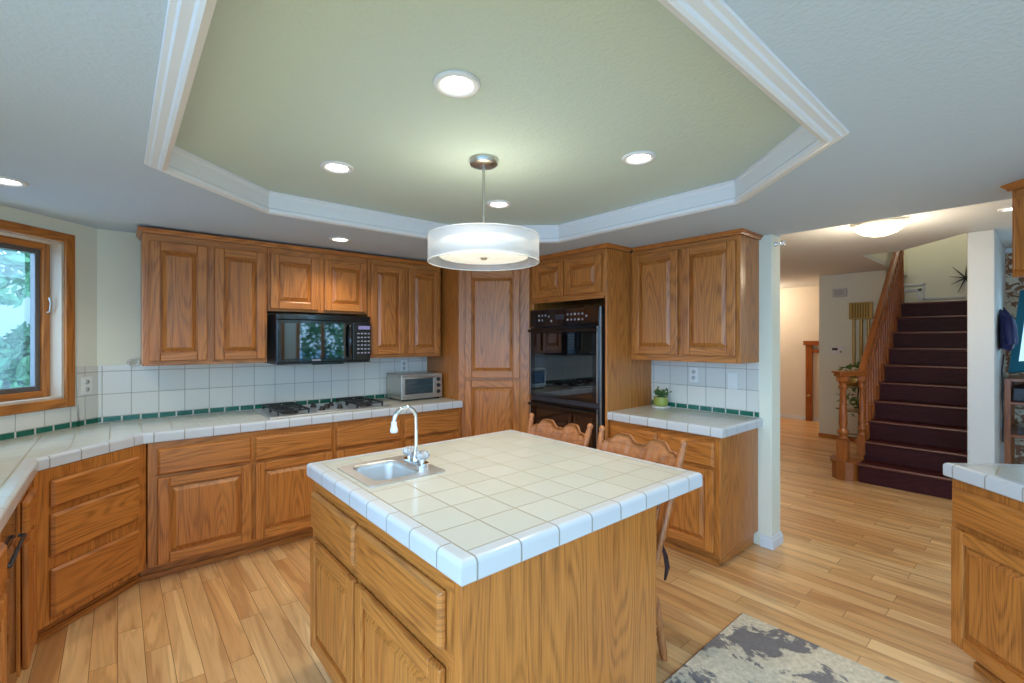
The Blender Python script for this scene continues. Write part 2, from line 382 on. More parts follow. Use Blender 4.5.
# ------------------------------------------------------------------ setting: shell
ZC, ZT, ZH = 2.218, 2.315, 2.44      # kitchen soffit, tray, hall ceiling
struct(MB().box(-4.5, -3.4, -0.08, 10.2, 5.0, 0, 0).build('floor', FLOOR))
struct(MB().box(-60, -60, -0.30, 60, 60, -0.12, 0).build('ground', BOUNCE_GROUND))
oct_lip = [(0.155, 0.95), (0.62, 0.535), (1.965, 0.540), (2.475, 1.075), (2.47, 2.34), (1.92, 2.86), (0.65, 2.86), (0.155, 2.43)]
def ccw(p):
    a = sum(p[i][0] * p[(i + 1) % len(p)][1] - p[(i + 1) % len(p)][0] * p[i][1] for i in range(len(p)))
    return p if a > 0 else p[::-1]
oct_lip = ccw(oct_lip)
kit = ccw([(-0.95, -1.9), (3.60, -1.9), (3.60, 4.2), (-0.95, 4.2)])
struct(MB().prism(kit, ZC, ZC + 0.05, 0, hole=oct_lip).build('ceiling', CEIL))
struct(MB().prism(ccw([(-0.1, 0.3), (2.75, 0.3), (2.75, 3.1), (-0.1, 3.1)]), ZT, ZT + 0.04).build('ceiling_tray', TRAYM))
# crown round the tray: flat band, bead and step on the soffit, white fascia up the recess
cr = [(-0.010, ZT - 0.0015), (-0.010, ZT - 0.016), (-0.004, ZT - 0.022), (-0.002, ZT - 0.030), (-0.002, ZC + 0.004), (-0.008, ZC - 0.006), (-0.006, ZC - 0.022),
      (0.012, ZC - 0.030), (0.022, ZC - 0.026), (0.028, ZC - 0.018), (0.050, ZC - 0.016), (0.056, ZC - 0.009), (0.068, ZC - 0.007), (0.071, ZC - 0.0005)]
struct(MB().sweep(oct_lip, cr, closed=True).build('trim_tray_crown', TRIMW))

# hall ceiling with the stairwell opening
hall = ccw([(3.60, -3.29), (10.0, -3.29), (10.0, 4.9), (3.60, 4.9)])
well = ccw([(5.87, 0.51), (9.16, 0.51), (9.16, 1.42), (6.52, 1.42), (6.52, 1.08)])
struct(MB().prism(hall, ZH, ZH + 0.05, 0, hole=well).build('ceiling_hall', CEILH))
struct(MB().box(3.585, -1.9, ZC + 0.002, 3.60, 1.27, ZH, 0).build('trim_ceiling_step', CEILH))
struct(MB().box(5.86, 1.42, ZH + 0.051, 9.1, 1.50, 3.9).build('wall_well_side', WALL))
struct(MB().box(9.1, 0.3, 0, 9.2, 2.2, 3.9).build('wall_landing', WALL))
struct(MB().box(5.79, 0.33, ZH + 0.051, 5.859, 1.50, 3.9).build('wall_well_front', WALL))
struct(MB().box(8.16, 2.20, ZH + 0.051, 9.1, 2.3, 3.9).build('wall_well_far', WALL))
struct(MB().box(5.8, 0.3, 3.9, 9.3, 2.3, 3.95).build('ceiling_well', CEILH))
struct(MB().box(5.85, 0.33, 0, 9.1, 0.50, ZH - 0.001).build('wall_stair', WALLW, bevel=0.008))
struct(MB().box(5.95, 0.33, ZH + 0.051, 9.1, 0.50, 3.9).build('wall_well_near', WALL))

# kitchen walls
struct(MB().box(-0.106, 4.13, 0, 3.515, 4.23, ZC + 0.05).build('wall_back', WALL))
struct(MB().box(3.515, 1.278, 0, 3.677, 4.23, ZC).build('wall_right', WALL, bevel=0.006))
struct(MB().box(3.60, 1.278, ZC + 0.001, 3.677, 4.9, ZH).build('wall_right_upper', WALLW))
struct(MB().box(3.66, 4.231, 0, 3.70, 4.9, ZC).build('wall_hall_side', WALLW))
# diagonal window wall: local x runs along the wall from the far corner towards the left, y outwards
DW = Vector((-0.106, 4.13, 0)); DRZ = radians(-135)      # local x -> (-1,-1), local y -> (1,-1) (into the room)
wx0, wx1, wz0, wz1 = 0.215, 0.955, 1.11, 2.08            # rough opening inside the casing
mb = MB()
for a in ((0, 0.0, wx0, ZC), (wx1, 0.0, 1.14, ZC)): mb.box(a[0], -0.14, a[1], a[2], 0, a[3])
mb.box(wx0, -0.14, 0, wx1, 0, wz0); mb.box(wx0, -0.14, wz1, wx1, 0, ZC)
struct(mb.build('wall_diagonal', WALL, loc=DW, rz=DRZ))
struct(MB().box(-1.01, 1.6, 0, -0.912, 3.33, ZC).build('wall_left', WALL))

# window in the diagonal wall
win = struct(thing('window_1', None, None, DW, DRZ))
mb = MB(); cw = 0.056
mb.box(wx0 - cw, 0.0, wz0 - cw, wx0, 0.02, wz1 + cw, 0); mb.box(wx1, 0.0, wz0 - cw, wx1 + cw, 0.02, wz1 + cw, 0)
mb.box(wx0, 0.0, wz1, wx1, 0.02, wz1 + cw, 1); mb.box(wx0, 0.0, wz0 - cw, wx1, 0.02, wz0, 1)
mb.build('casing', [OAKV, OAKH], win, bevel=0.005)
mb = MB(); t = 0.012
mb.box(wx0, -0.075, wz0, wx0 + t, 0.0, wz1); mb.box(wx1 - t, -0.075, wz0, wx1, 0.0, wz1); mb.box(wx0, -0.075, wz1 - t, wx1, 0, wz1)
mb.box(wx0, -0.075, wz0, wx1, 0.0, wz0 + t); mb.build('jamb', JAMB, win)
def rect_frame(mb, x0, z0, x1, z1, w, y0, y1, mv=0, mh=1):
    mb.box(x0, y0, z0, x0 + w, y1, z1, mv); mb.box(x1 - w, y0, z0, x1, y1, z1, mv)
    mb.box(x0 + w, y0, z0, x1 - w, y1, z0 + w, mh); mb.box(x0 + w, y0, z1 - w, x1 - w, y1, z1, mh); return mb
rect_frame(MB(), wx0 + t, wz0 + t, wx1 - t, wz1 - t, 0.040, -0.115, -0.075).build('frame', [OAKV, OAKH], win, bevel=0.004)
rect_frame(MB(), wx0 + t + 0.04, wz0 + t + 0.04, wx1 - t - 0.04, wz1 - t - 0.04, 0.030, -0.13, -0.095, 0, 0).build('sash', SASH, win, bevel=0.003)
MB().box(wx0 + 0.08, -0.117, wz0 + 0.08, wx1 - 0.08, -0.113, wz1 - 0.08).build('pane', GLASS, win)
lk = MB().tube([(wx0 + 0.032, -0.075, 1.64), (wx0 + 0.032, -0.055, 1.65), (wx0 + 0.034, -0.045, 1.70), (wx0 + 0.040, -0.050, 1.735)], 0.006, 8).build('latch', NICKEL, win)

# rear wall of the room with two tall windows (behind the camera, met in the reflections)
WY = -3.3
wins = [(1.7, 2.75), (3.0, 4.15), (-1.2, 0.9)]
mb = MB(); xs = -1.6
for a, b in sorted(wins):
    mb.box(xs, WY - 0.1, 0, a, WY, 2.44); mb.box(a, WY - 0.1, 0, b, WY, 0.55); mb.box(a, WY - 0.1, 2.2, b, WY, 2.44); xs = b
mb.box(xs, WY - 0.1, 0, 7.3, WY, 2.44); struct(mb.build('wall_rear', WALL))
for i, (a, b) in enumerate(sorted(wins)):
    w = struct(thing('window_%d' % (i + 2), None, None, (a, WY, 0)))
    mb = rect_frame(MB(), 0, 0.55, b - a, 2.2, 0.07, -0.09, 0.02); mb.box((b - a) / 2 - 0.03, -0.06, 0.62, (b - a) / 2 + 0.03, -0.02, 2.13, 0)
    mb.build('frame', [OAKV, OAKH], w)

# nook beyond the stair wall
struct(MB().box(7.25, -3.4, 0, 7.35, 0.329, ZH).build('wall_nook', FLORAL))
struct(MB().box(7.19, -3.4, ZH - 0.05, 7.249, 0.329, ZH - 0.001).build('trim_nook_crown', TRIMW))
# hall walls
struct(MB().box(8.16, 1.505, 0, 8.26, 2.30, ZH).build('wall_hall', WALL))
struct(MB().box(9.6, 2.2, 0, 9.7, 4.9, ZH).build('wall_far', WALLP))
struct(MB().box(3.70, 4.8, 0, 9.6, 4.9, ZH).build('wall_hall_end', WALLP))
struct(MB().box(8.26, 2.2, 0, 9.6, 2.30, ZH).build('wall_hall_return', WALLP))
# baseboards
def bboard(name, path, h=0.085, closed=False):
    return struct(MB().sweep(path, [(0, h), (0.006, h - 0.002), (0.009, h - 0.02), (0.013, h - 0.026), (0.013, 0.001), (0, 0.001)], closed=closed).build(name, TRIMW))
bboard('baseboard_right', [(3.514, 1.35), (3.514, 1.277), (3.678, 1.277), (3.678, 4.2)])
struct(MB().box(8.145, 1.505, 0.0005, 8.159, 2.305, 0.055).build('baseboard_hall', OAKD))
struct(MB().box(9.588, 2.31, 0.0005, 9.599, 4.79, 0.07).build('baseboard_far', TRIMW))

# ------------------------------------------------------------------ tile backsplashes
def backsplash(label, length, z1, loc, rz, x0w=0.0):
    """ local x along the wall, front at -y """
    r = thing('tile_backsplash', label, 'backsplash', loc, rz)
    za, zb = 0.918, 0.955
    mb = MB(); y = -0.008; p = 0.1524
    def quad(mb, xa, xb, za, zb, uva, pu, pv, zo):
        mb.box(xa, y, za, xb, -0.0005, zb)
        b = len(mb.f) - 6
        for k in range(6):
            f = mb.f[b + k]; mb.uv[b + k] = [((mb.v[i][0] - uva) / pu, (mb.v[i][2] - zo) / pv) for i in f]
    quad(mb, 0, length, zb, z1, x0w, p, p, zb); mb.build('white_tiles', TILE_WALL, r)
    mb = MB(); quad(mb, 0, length, za, zb - 0.0005, x0w, 0.1016, zb - za, za)
    tag(mb.build('green_border', TILE_GREEN, r), 'dark green marbled border strip'); return r
backsplash('white tile backsplash with green border behind the gas cooktop', 2.50, 1.300, (-0.10, 4.13, 0), 0, 0.02)
backsplash('white tile backsplash with green border under the corner window', 0.137, 1.300, (-0.203, 4.033, 0), radians(45), 0.05)
backsplash('white tile backsplash with green border behind the small green potted plant', 0.866, 1.300, (3.513, 2.2255, 0), radians(-90), 0.02)
# under the window the tile stops at the sill casing
r = backsplash('low run of white tile with green border below the window sill', 1.0, 1.052, (-0.9, 3.336, 0), radians(45), 0.03)

# ------------------------------------------------------------------ cabinets
def door(parent, x0, x1, z0, z1, y=-0.003, th=0.022, st=0.058):
    """ raised panel door, back at y, front at y - th """
    mb = MB()
    f = y - th
    mb.frustum(x0, z0, x0 + st, z1, y, f, 0.0, 0); mb.frustum(x1 - st, z0, x1, z1, y, f, 0.0, 0)
    mb.frustum(x0 + st, z0, x1 - st, z0 + st, y, f, 0.0, 1); mb.frustum(x0 + st, z1 - st, x1 - st, z1, y, f, 0.0, 1)
    d = mb.build('door', [OAKV, OAKH], parent, bevel=0.006)
    pb = MB(); a, b, c, e = x0 + st - 0.001, x1 - st + 0.001, z0 + st - 0.001, z1 - st + 0.001
    pb.box(a, f + 0.018, c, b, y - 0.001, e)
    pb.frustum(a + 0.007, c + 0.007, b - 0.007, e - 0.007, f + 0.018, f + 0.002, 0.027)
    pb.build('panel', OAKV, d); return d
def drawer(parent, x0, x1, z0, z1, y=-0.003, th=0.022):
    mb = MB(); mb.box(x0, y - 0.010, z0, x1, y, z1); mb.frustum(x0, z0, x1, z1, y - 0.010, y - th, 0.011)
    return mb.build('drawer', OAKH, parent, bevel=0.002, seg=1)
def body(parent, w, depth, z0, z1, kick=0.0, kin=0.08, top=False, ls=0, rs=0):
    """ carcass with a face frame; the kick is set back """
    mb = MB(); mb.box(0, 0, z0, w, depth, z1, 0, '' if top else 't')
    b = mb.build('body', [OAKV], parent, bevel=0.003, seg=1)
    if kick:
        k = MB(); k.box(0.0 + ls, kin, 0.001, w - rs, kin + 0.02, z0 + 0.001); k.box(0.0 + ls, kin - 0.010, 0.001, w - rs, kin, 0.035)
        if ls > 0: k.box(ls, kin + 0.0201, 0.001, ls + 0.015, depth, z0 + 0.001)
        if rs > 0: k.box(w - rs - 0.015, kin + 0.0201, 0.001, w - rs, depth, z0 + 0.001)
        k.build('toe_kick', OAKH, parent, bevel=0.003, seg=1)
    return b
def rails(parent, w, zs):
    for z0, z1 in zs: MB().box(0.03, -0.0012, z0, w - 0.03, 0.003, z1).build('face_rail', OAKH, parent)

G = 0.0015
# --- upper run on the back wall (face Y = 3.80)
YU = 3.805; ZUB, ZUT = 1.31, 2.185; ZUK = 2.170
def wall_cab(label, x0, x1, z0, doors, dz0, dz1=2.122, y=YU):
    r = thing('wall_cabinet', label, 'cabinet', (x0, y, 0))
    w = x1 - x0
    body(r, w, 4.119 - y, z0, ZUK, top=True)
    rails(r, w, ((dz1 - 0.002, ZUK - 0.002), (z0 + 0.001, dz0 + 0.004)))
    for a, b in doors: door(r, a - x0, b - x0, dz0, dz1)
    return r
wall_cab('tall oak wall cabinet pair left of the microwave', 0.122, 0.857, 1.303, ((0.158, 0.475), (0.518, 0.842)), 1.332)
wall_cab('short oak wall cabinet above the black microwave', 0.857 + G, 1.640, 1.690, ((0.876, 1.226), (1.272, 1.626)), 1.708)
wall_cab('narrow oak wall cabinet pair right of the microwave', 1.640 + G, 2.376, 1.316, ((1.666, 1.984), (2.028, 2.352)), 1.345)
cm = [(0.0, 0.0), (0.010, 0.0), (0.014, 0.012), (0.026, 0.024), (0.026, 0.0315), (0.0, 0.0315)]
def crown(label, path, zb, loc=(0, 0, 0), rz=0):
    mb = MB().sweep(path, [(a, zb + b) for a, b in cm]); o = mb.build('crown_moulding', OAKH, loc=loc, rz=rz)
    return tag(o, label, 'moulding')
crown('long oak crown moulding over the cabinets above the cooktop', [(0.122, 4.125), (0.122, YU), (2.376, YU)], ZUK + 0.0005)

# --- base run on the back wall (face Y = 3.51)
YB = 3.51; ZB0, ZB1 = 0.10, 0.852
def base_cab(label, x0, x1, units, loc, rz, depth=0.6, fronts=None, name='base_cabinet', ls=0, rs=0, kin=0.08):
    r = thing(name, label, 'cabinet', loc, rz); w = x1 - x0
    body(r, w, depth, ZB0, ZB1, 0.1, kin, ls=ls, rs=rs)
    rails(r, w, ((0.818, 0.851), (0.630, 0.658), (0.101, 0.116)))
    for a, b in units:
        drawer(r, a - x0, b - x0, 0.652, 0.812); door(r, a - x0, b - x0, 0.112, 0.634)
    return r
base_cab('oak base cabinet on the back wall, beside the three drawer corner', 0.136, 1.245, ((0.184, 0.690), (0.714, 1.232)), (0.136, YB, 0), 0, ls=-0.033)
base_cab('oak base cabinet on the back wall under the toaster oven', 1.2465, 2.408, ((1.262, 1.795), (1.828, 2.378)), (1.2465, YB, 0), 0)
# --- diagonal drawers: face from (-0.30,3.09) to (0.118,3.505)
r = thing('drawer_cabinet', 'diagonal oak cabinet of three drawers in the corner', 'cabinet', (-0.303, 3.073, 0), radians(45))
body(r, 0.615, 0.57, ZB0, ZB1, 0.1, 0.08, ls=-0.033, rs=-0.033)
for a, b in ((0.664, 0.795), (0.425, 0.632), (0.135, 0.365)): drawer(r, 0.071, 0.549, a, b)
# --- left run (face X = -0.31)
XL = -0.305
def left_unit(label, y0, y1):
    r = thing('base_cabinet', label, 'cabinet', (XL, y0, 0), radians(90)); w = y1 - y0
    body(r, w, 0.58, ZB0, ZB1, 0.1, 0.08, rs=-0.033 if y1 > 3 else 0)
    drawer(r, 0.02, w - 0.075, 0.665, 0.805); d = door(r, 0.02, w - 0.075, 0.112, 0.634, th=0.021); return r
left_unit('narrow oak base cabinet between the corner drawers and the black compactor', 2.715, 3.070)
left_unit('oak base cabinet at the near end of the left counter', 1.75, 2.325)
r = thing('trash_compactor', 'black trash compactor under the left counter', 'appliance', (XL - 0.005, 2.327, 0), radians(90))
MB().box(0.0, 0.03, 0.002, 0.385, 0.55, 0.85).build('body', BLACK, r)
MB().box(0.004, 0, 0.10, 0.381, 0.0295, 0.70).build('front_panel', BGLASS, r, bevel=0.004)
MB().box(0.004, 0, 0.705, 0.381, 0.0295, 0.848).build('control_panel', BLACK, r, bevel=0.004)
MB().tube([(0.02, -0.003, 0.685), (0.02, -0.022, 0.685), (0.365, -0.022, 0.685), (0.365, -0.003, 0.685)], 0.007, 10).build('handle', DGREY, r)

# --- pantry on the diagonal (face from (2.405,3.515) to (2.885,3.035))
r = thing('pantry_cabinet', 'tall oak corner pantry set diagonally beside the double oven', 'cabinet', (2.412, 3.552, 0), radians(-45))
mb = MB()
q = lambda x, y: ((x - 2.412) * cos(pi / 4) - (y - 3.552) * sin(pi / 4), (x - 2.412) * sin(pi / 4) + (y - 3.552) * cos(pi / 4))   # world -> local
pent = [q(2.412, 3.552), q(2.874, 3.090), q(3.505, 3.090), q(3.505, 4.12), q(2.412, 4.12)]
mb.prism(ccw(pent), 0.10, ZUT + 0.0, 0); mb.build('body', OAKV, r, bevel=0.003, seg=1)
MB().box(0.0, 0.06, 0.001, 0.66, 0.3, 0.099).build('toe_kick', OAKH, r)
door(r, 0.062, 0.568, 1.122, 2.105, st=0.062); door(r, 0.062, 0.568, 0.12, 1.098, st=0.062)
crown('short oak crown moulding over the diagonal pantry', [(2.412, 3.76), (2.412, 3.550), (2.872, 3.090)], ZUT + 0.0005)

# --- oven cabinet (face X = 2.895, Y 2.228 .. 3.035)
XO = 2.893; YOF, YON = 3.087, 2.229
r = thing('oven_cabinet', 'tall oak cabinet built round the black double oven', 'cabinet', (XO, YOF, 0), radians(-90)); OW = YOF - YON
mb = MB()
mb.box(0, 0, 0.1, 0.03, 0.615, ZUT); mb.box(OW - 0.02, 0, 0.1, OW, 0.615, ZUT); mb.box(0.03, 0.58, 0.1, OW - 0.02, 0.615, ZUT)
mb.box(0.03, 0.0, 1.815, OW - 0.02, 0.58, ZUT); mb.box(0.03, 0.0, 0.1, OW - 0.02, 0.58, 0.36); mb.build('body', OAKV, r, bevel=0.003, seg=1)
MB().box(0.0, 0.07, 0.001, OW, 0.6, 0.099).build('toe_kick', OAKH, r)
MB().box(0.02, -0.0012, 1.800, OW - 0.03, 0.01, 1.840).build('face_rail', OAKH, r); MB().box(0.02, -0.0012, 2.145, OW - 0.03, 0.003, ZUT - 0.002).build('face_rail', OAKH, r)
door(r, 0.055, 0.416, 1.846, 2.140, st=0.062); door(r, 0.432, 0.815, 1.846, 2.140, st=0.062)
drawer(r, 0.05, 0.815, 0.13, 0.34)
crown('oak crown moulding over the double oven cabinet', [(XO, YOF - 0.004), (XO, YON), (3.19, YON)], ZUT + 0.0005)
# double oven
r = thing('double_oven', 'black double wall oven with glass doors', 'oven', (XO - 0.002, 3.050, 0), radians(-90)); w = 0.765
MB().box(0.004, 0.004, 0.372, w - 0.004, 0.55, 1.740).build('body', DGREY, r)
mb = MB(); mb.box(-0.018, -0.026, 1.586, w + 0.0, 0.0, 1.736); mb.build('control_panel', BLACK, r, bevel=0.003)
cp = r.children[-1]
mb = MB(); mb.box(0.30, -0.0275, 1.645, 0.40, -0.0265, 1.69); tag(mb.build('display', DGREY, cp), 'dark clock display')
for i, (x, z) in enumerate([(0.10, 1.70), (0.14, 1.70), (0.18, 1.70), (0.10, 1.66), (0.14, 1.66), (0.22, 1.69), (0.25, 1.65), (0.44, 1.70), (0.48, 1.70), (0.52, 1.70), (0.56, 1.70), (0.60, 1.70), (0.44, 1.655), (0.48, 1.655), (0.52, 1.655), (0.56, 1.655), (0.60, 1.655), (0.64, 1.68)]):
    MB().lathe([(0.0, 0), (0.0095, 0), (0.0095, -0.003), (0.0, -0.0035)], (x, -0.0265, z - 0.015), 10, 0, 'y').build('button', BTN if i % 3 else GREYW, cp)
def oven_door(z0, z1, gz0, gz1):
    d = MB().box(-0.018, -0.032, z0, w, -0.002, z1).build('door', BLACK, r, bevel=0.004)
    MB().box(0.055, -0.0345, gz0, w - 0.055, -0.0325, gz1).build('glass', BGLASS, d)
    mb = MB(); mb.box(-0.012, -0.034, z0, -0.005, -0.0005, z1); mb.box(w - 0.016, -0.034, z0 + 0.004, w - 0.008, -0.0325, z1)
    tag(mb.build('edge_trim', STEEL, d), 'thin steel edge trim')
    hb = MB(); zz = z1 - 0.028
    hb.tube([(0.0, -0.062, zz), (w - 0.012, -0.062, zz)], 0.013, 10); hb.box(0.006, -0.06, zz - 0.01, 0.03, -0.033, zz + 0.01); hb.box(w - 0.045, -0.06, zz - 0.01, w - 0.02, -0.033, zz + 0.01)
    hb.build('handle', BLACK, d, bevel=0.002)
oven_door(0.975, 1.580, 1.005, 1.525); oven_door(0.385, 0.930, 0.42, 0.86)
MB().box(-0.012, -0.020, 0.932, w, -0.002, 0.973).build('vent_strip', DGREY, r, bevel=0.003)
mb = MB(); mb.box(w - 0.001 + 0.002, -0.014, 0.375, w + 0.012, -0.003, 1.736); tag(mb.build('side_trim', STEEL, r), 'steel trim strip up the side')

# --- right wall upper (face X 3.20) and base (face X 2.925)
r = thing('wall_cabinet', 'two door oak wall cabinet above the small potted plant', 'cabinet', (3.205, 2.2275, 0), radians(-90)); w = 0.868
body(r, w, 0.306, 1.312, ZUT, top=True); rails(r, w, ((2.152, ZUT - 0.002), (1.313, 1.362)))
door(r, 0.030, 0.422, 1.360, 2.150); door(r, 0.457, 0.842, 1.360, 2.150)
crown('oak crown moulding over the cabinet beside the white wall end', [(3.205, 2.20), (3.205, 1.3585), (3.511, 1.3585)], ZUT + 0.0005)
r = thing('base_cabinet', 'oak base cabinet under the tiled counter by the white wall end', 'cabinet', (2.925, 2.2275, 0), radians(-90)); w = 0.862
body(r, w, 0.585, ZB0, ZB1, 0.1, 0.07, rs=0.03); rails(r, w, ((0.818, 0.851), (0.630, 0.658), (0.101, 0.116)))
for a, b in ((0.025, 0.415), (0.448, 0.828)): drawer(r, a, b, 0.655, 0.812); door(r, a, b, 0.112, 0.634)

# --- island
IX0, IX1, IY0, IY1 = 0.656, 1.883, 0.954, 2.188
r = thing('kitchen_island', 'oak kitchen island cabinet under the large tiled top', 'island', (0.678, 2.176, 0), radians(-90)); w = 1.188; dep = 0.903
mb = MB(); mb.box(0, 0, 0.10, w, dep, ZB1, 0, 't'); mb.build('body', OAKV, r, bevel=0.003, seg=1)
MB().box(0.02, 0.06, 0.001, w - 0.004, dep - 0.03, 0.099).build('toe_kick', OAKH, r)
MB().box(w, 0.004, 0.012, w + 0.004, dep, ZB1 - 0.002).build('end_panel', OAKV, r)
rails(r, w, ((0.806, 0.850), (0.600, 0.640)))
for a, b in ((0.042, 0.522), (0.546, 1.122)): drawer(r, a, b, 0.640, 0.800); door(r, a, b, 0.112, 0.594)

# ------------------------------------------------------------------ tiled counters
ZK0, ZK1 = 0.8535, 0.9155
def rounded(inset):
    r0 = 0.016; p = [(-inset, ZK1)]
    for k in range(0, 7): a = pi / 2 - k * pi / 12; p.append((-r0 + r0 * cos(a), ZK1 - r0 + r0 * sin(a)))
    for k in range(0, 4): a = -k * pi / 6; p.append((-0.008 + 0.008 * cos(a), ZK0 + 0.008 + 0.008 * sin(a)))
    p.append((-inset, ZK0)); return p
def inset_poly(path, d, closed):
    P = [Vector(p) for p in path]; out = []; n = len(P)
    nr = lambda a, b: Vector(((b - a).normalized().y, -(b - a).normalized().x))
    for i in range(n):
        if not closed and i == 0: o = nr(P[0], P[1])
        elif not closed and i == n - 1: o = nr(P[-2], P[-1])
        else: a, b = nr(P[i - 1], P[i]), nr(P[i], P[(i + 1) % n]); o = (a + b) / (1 + a.dot(b))
        out.append(tuple(P[i] - o * d))
    return out
def counter(label, edge, rest, closed=False, hole=None, uv=(0, 0), inset=0.046, cap=0.05):
    """ edge: exposed edge polyline, room on the right of travel; rest: the wall side points closing the polygon """
    r = thing('tile_countertop', label, 'countertop', (0, 0, 0))
    inner = inset_poly(edge, inset, closed)
    poly = ccw(inner + list(rest))
    MB().prism(poly, ZK0, ZK1 - 0.0008, 0, hole=hole, uvs=(uv[0], uv[1], 0.1524)).build('tile_top', TILE_TOP, r)
    MB().sweep(edge, rounded(inset), closed=closed, smooth=False, cap=cap).build('edge_tile', TILE_EDGE, r)
    return r
SX0, SX1, SY0, SY1 = 0.728, 1.068, 1.662, 2.022
hole = [(SX0 + 0.02, SY0 + 0.02), (SX1 - 0.02, SY0 + 0.02), (SX1 - 0.02, SY1 - 0.02), (SX0 + 0.02, SY1 - 0.02)]
isl = counter('large square cream tile island top with the bar sink', [(IX0, IY0), (IX1, IY0), (IX1, IY1), (IX0, IY1)], [], True, hole, (IX0 + 0.05, IY0 + 0.05))
YF = 3.484
counter('long white tile countertop running from the window corner to the pantry',
        [(-0.285, 1.75), (-0.285, 3.083), (0.116, YF), (2.4100, YF)], [(2.4100, 4.1205), (-0.105, 4.1205), (-0.902, 3.323), (-0.902, 1.75)], False, None, (0.116, YF + 0.05))
counter('small white tile countertop holding the potted plant', [(2.896, 2.2275), (2.896, 1.335), (3.512, 1.335)], [(3.504, 2.2275)], False, None, (2.946, 1.385))

# --- peninsula by the right edge: corner C, along (-1,-1), depth along (1,-1)
C = Vector((2.887, 0.326, 0)); PRZ = radians(-135)   # local x -> (-1,-1)/s2, local y -> (1,-1)/s2 ... front is local -y
r = thing('base_cabinet', 'oak peninsula cabinet at the right edge of the photo', 'cabinet', (C.x + 0.017, C.y - 0.027, 0), PRZ)
body(r, 0.60, 0.56, ZB0, ZB1, 0.1, 0.075, ls=0.03)
drawer(r, 0.024, 0.560, 0.655, 0.812); door(r, 0.024, 0.560, 0.112, 0.634)
s2 = math.sqrt(0.5)
L = lambda x, y: (C.x + (-x + y) * s2, C.y + (-x - y) * s2)
o = counter('tiled peninsula countertop at the right edge of the photo', [L(0.0, 0.66), L(0.0, 0.0), L(0.62, 0.0)], [L(0.62, 0.66)], False, None, (0, 0))
r = thing('wall_cabinet', 'oak hanging cabinet high at the right edge of the photo', 'cabinet', (3.262, 0.128, 0), PRZ)
body(r, 0.8, 0.30, 1.772, ZUT, top=True); rails(r, 0.8, ((2.155, ZUT - 0.002), (1.773, 1.80)))
door(r, 0.035, 0.37, 1.80, 2.15); door(r, 0.41, 0.76, 1.80, 2.15)
crown('oak crown moulding on the hanging cabinet at the right edge', [(0.0, 0.30), (0.0, 0.0), (0.8, 0.0)], ZUT + 0.0005, (3.262, 0.128, 0), PRZ)

# ------------------------------------------------------------------ kitchen appliances and fittings
r = thing('microwave', 'black over-the-range microwave under the short wall cabinet', 'microwave', (0.902, 3.722, -0.016))
w = 0.728
MB().box(0, 0.03, 1.302, w, 0.395, 1.684).build('body', DGREY, r, bevel=0.003)
d = MB().box(0.0, 0.0, 1.318, 0.575, 0.029, 1.642).build('door', BLACK, r, bevel=0.004)
MB().box(0.030, -0.0025, 1.345, 0.515, -0.0005, 1.615).build('glass', BGLASS, d)
h = MB(); h.tube([(0.545, -0.006, 1.345), (0.545, -0.034, 1.365), (0.543, -0.040, 1.48), (0.545, -0.034, 1.595), (0.545, -0.006, 1.615)], [0.010, 0.013, 0.016, 0.013, 0.010], 10)
h.build('handle', BLACK, d)
cp = MB().box(0.579, 0.0, 1.318, w, 0.029, 1.642).build('control_panel', BLACK, r, bevel=0.004)
MB().box(0.625, -0.0015, 1.575, 0.725, -0.0003, 1.605).build('display', plain('lcd', rgb(150, 140, 190), 0.3), cp)
for i in range(6):
    for j in range(4): MB().box(0.615 + j * 0.030, -0.0012, 1.535 - i * 0.032, 0.634 + j * 0.030, -0.0003, 1.547 - i * 0.032).build('key', BTN, cp)
MB().box(0.0, 0.0, 1.645, w, 0.029, 1.684).build('vent_grille', BLACK, r, bevel=0.003)
mb = MB(); mb.box(0.0, 0.0, 1.302, w, 0.029, 1.315); mb.box(0.26, -0.004, 1.294, 0.50, 0.03, 1.303); mb.build('bottom_trim', BLACK, r, bevel=0.002)
MB().box(0.255, -0.0015, 1.325, 0.320, -0.0003, 1.336).build('badge', BTN, d)

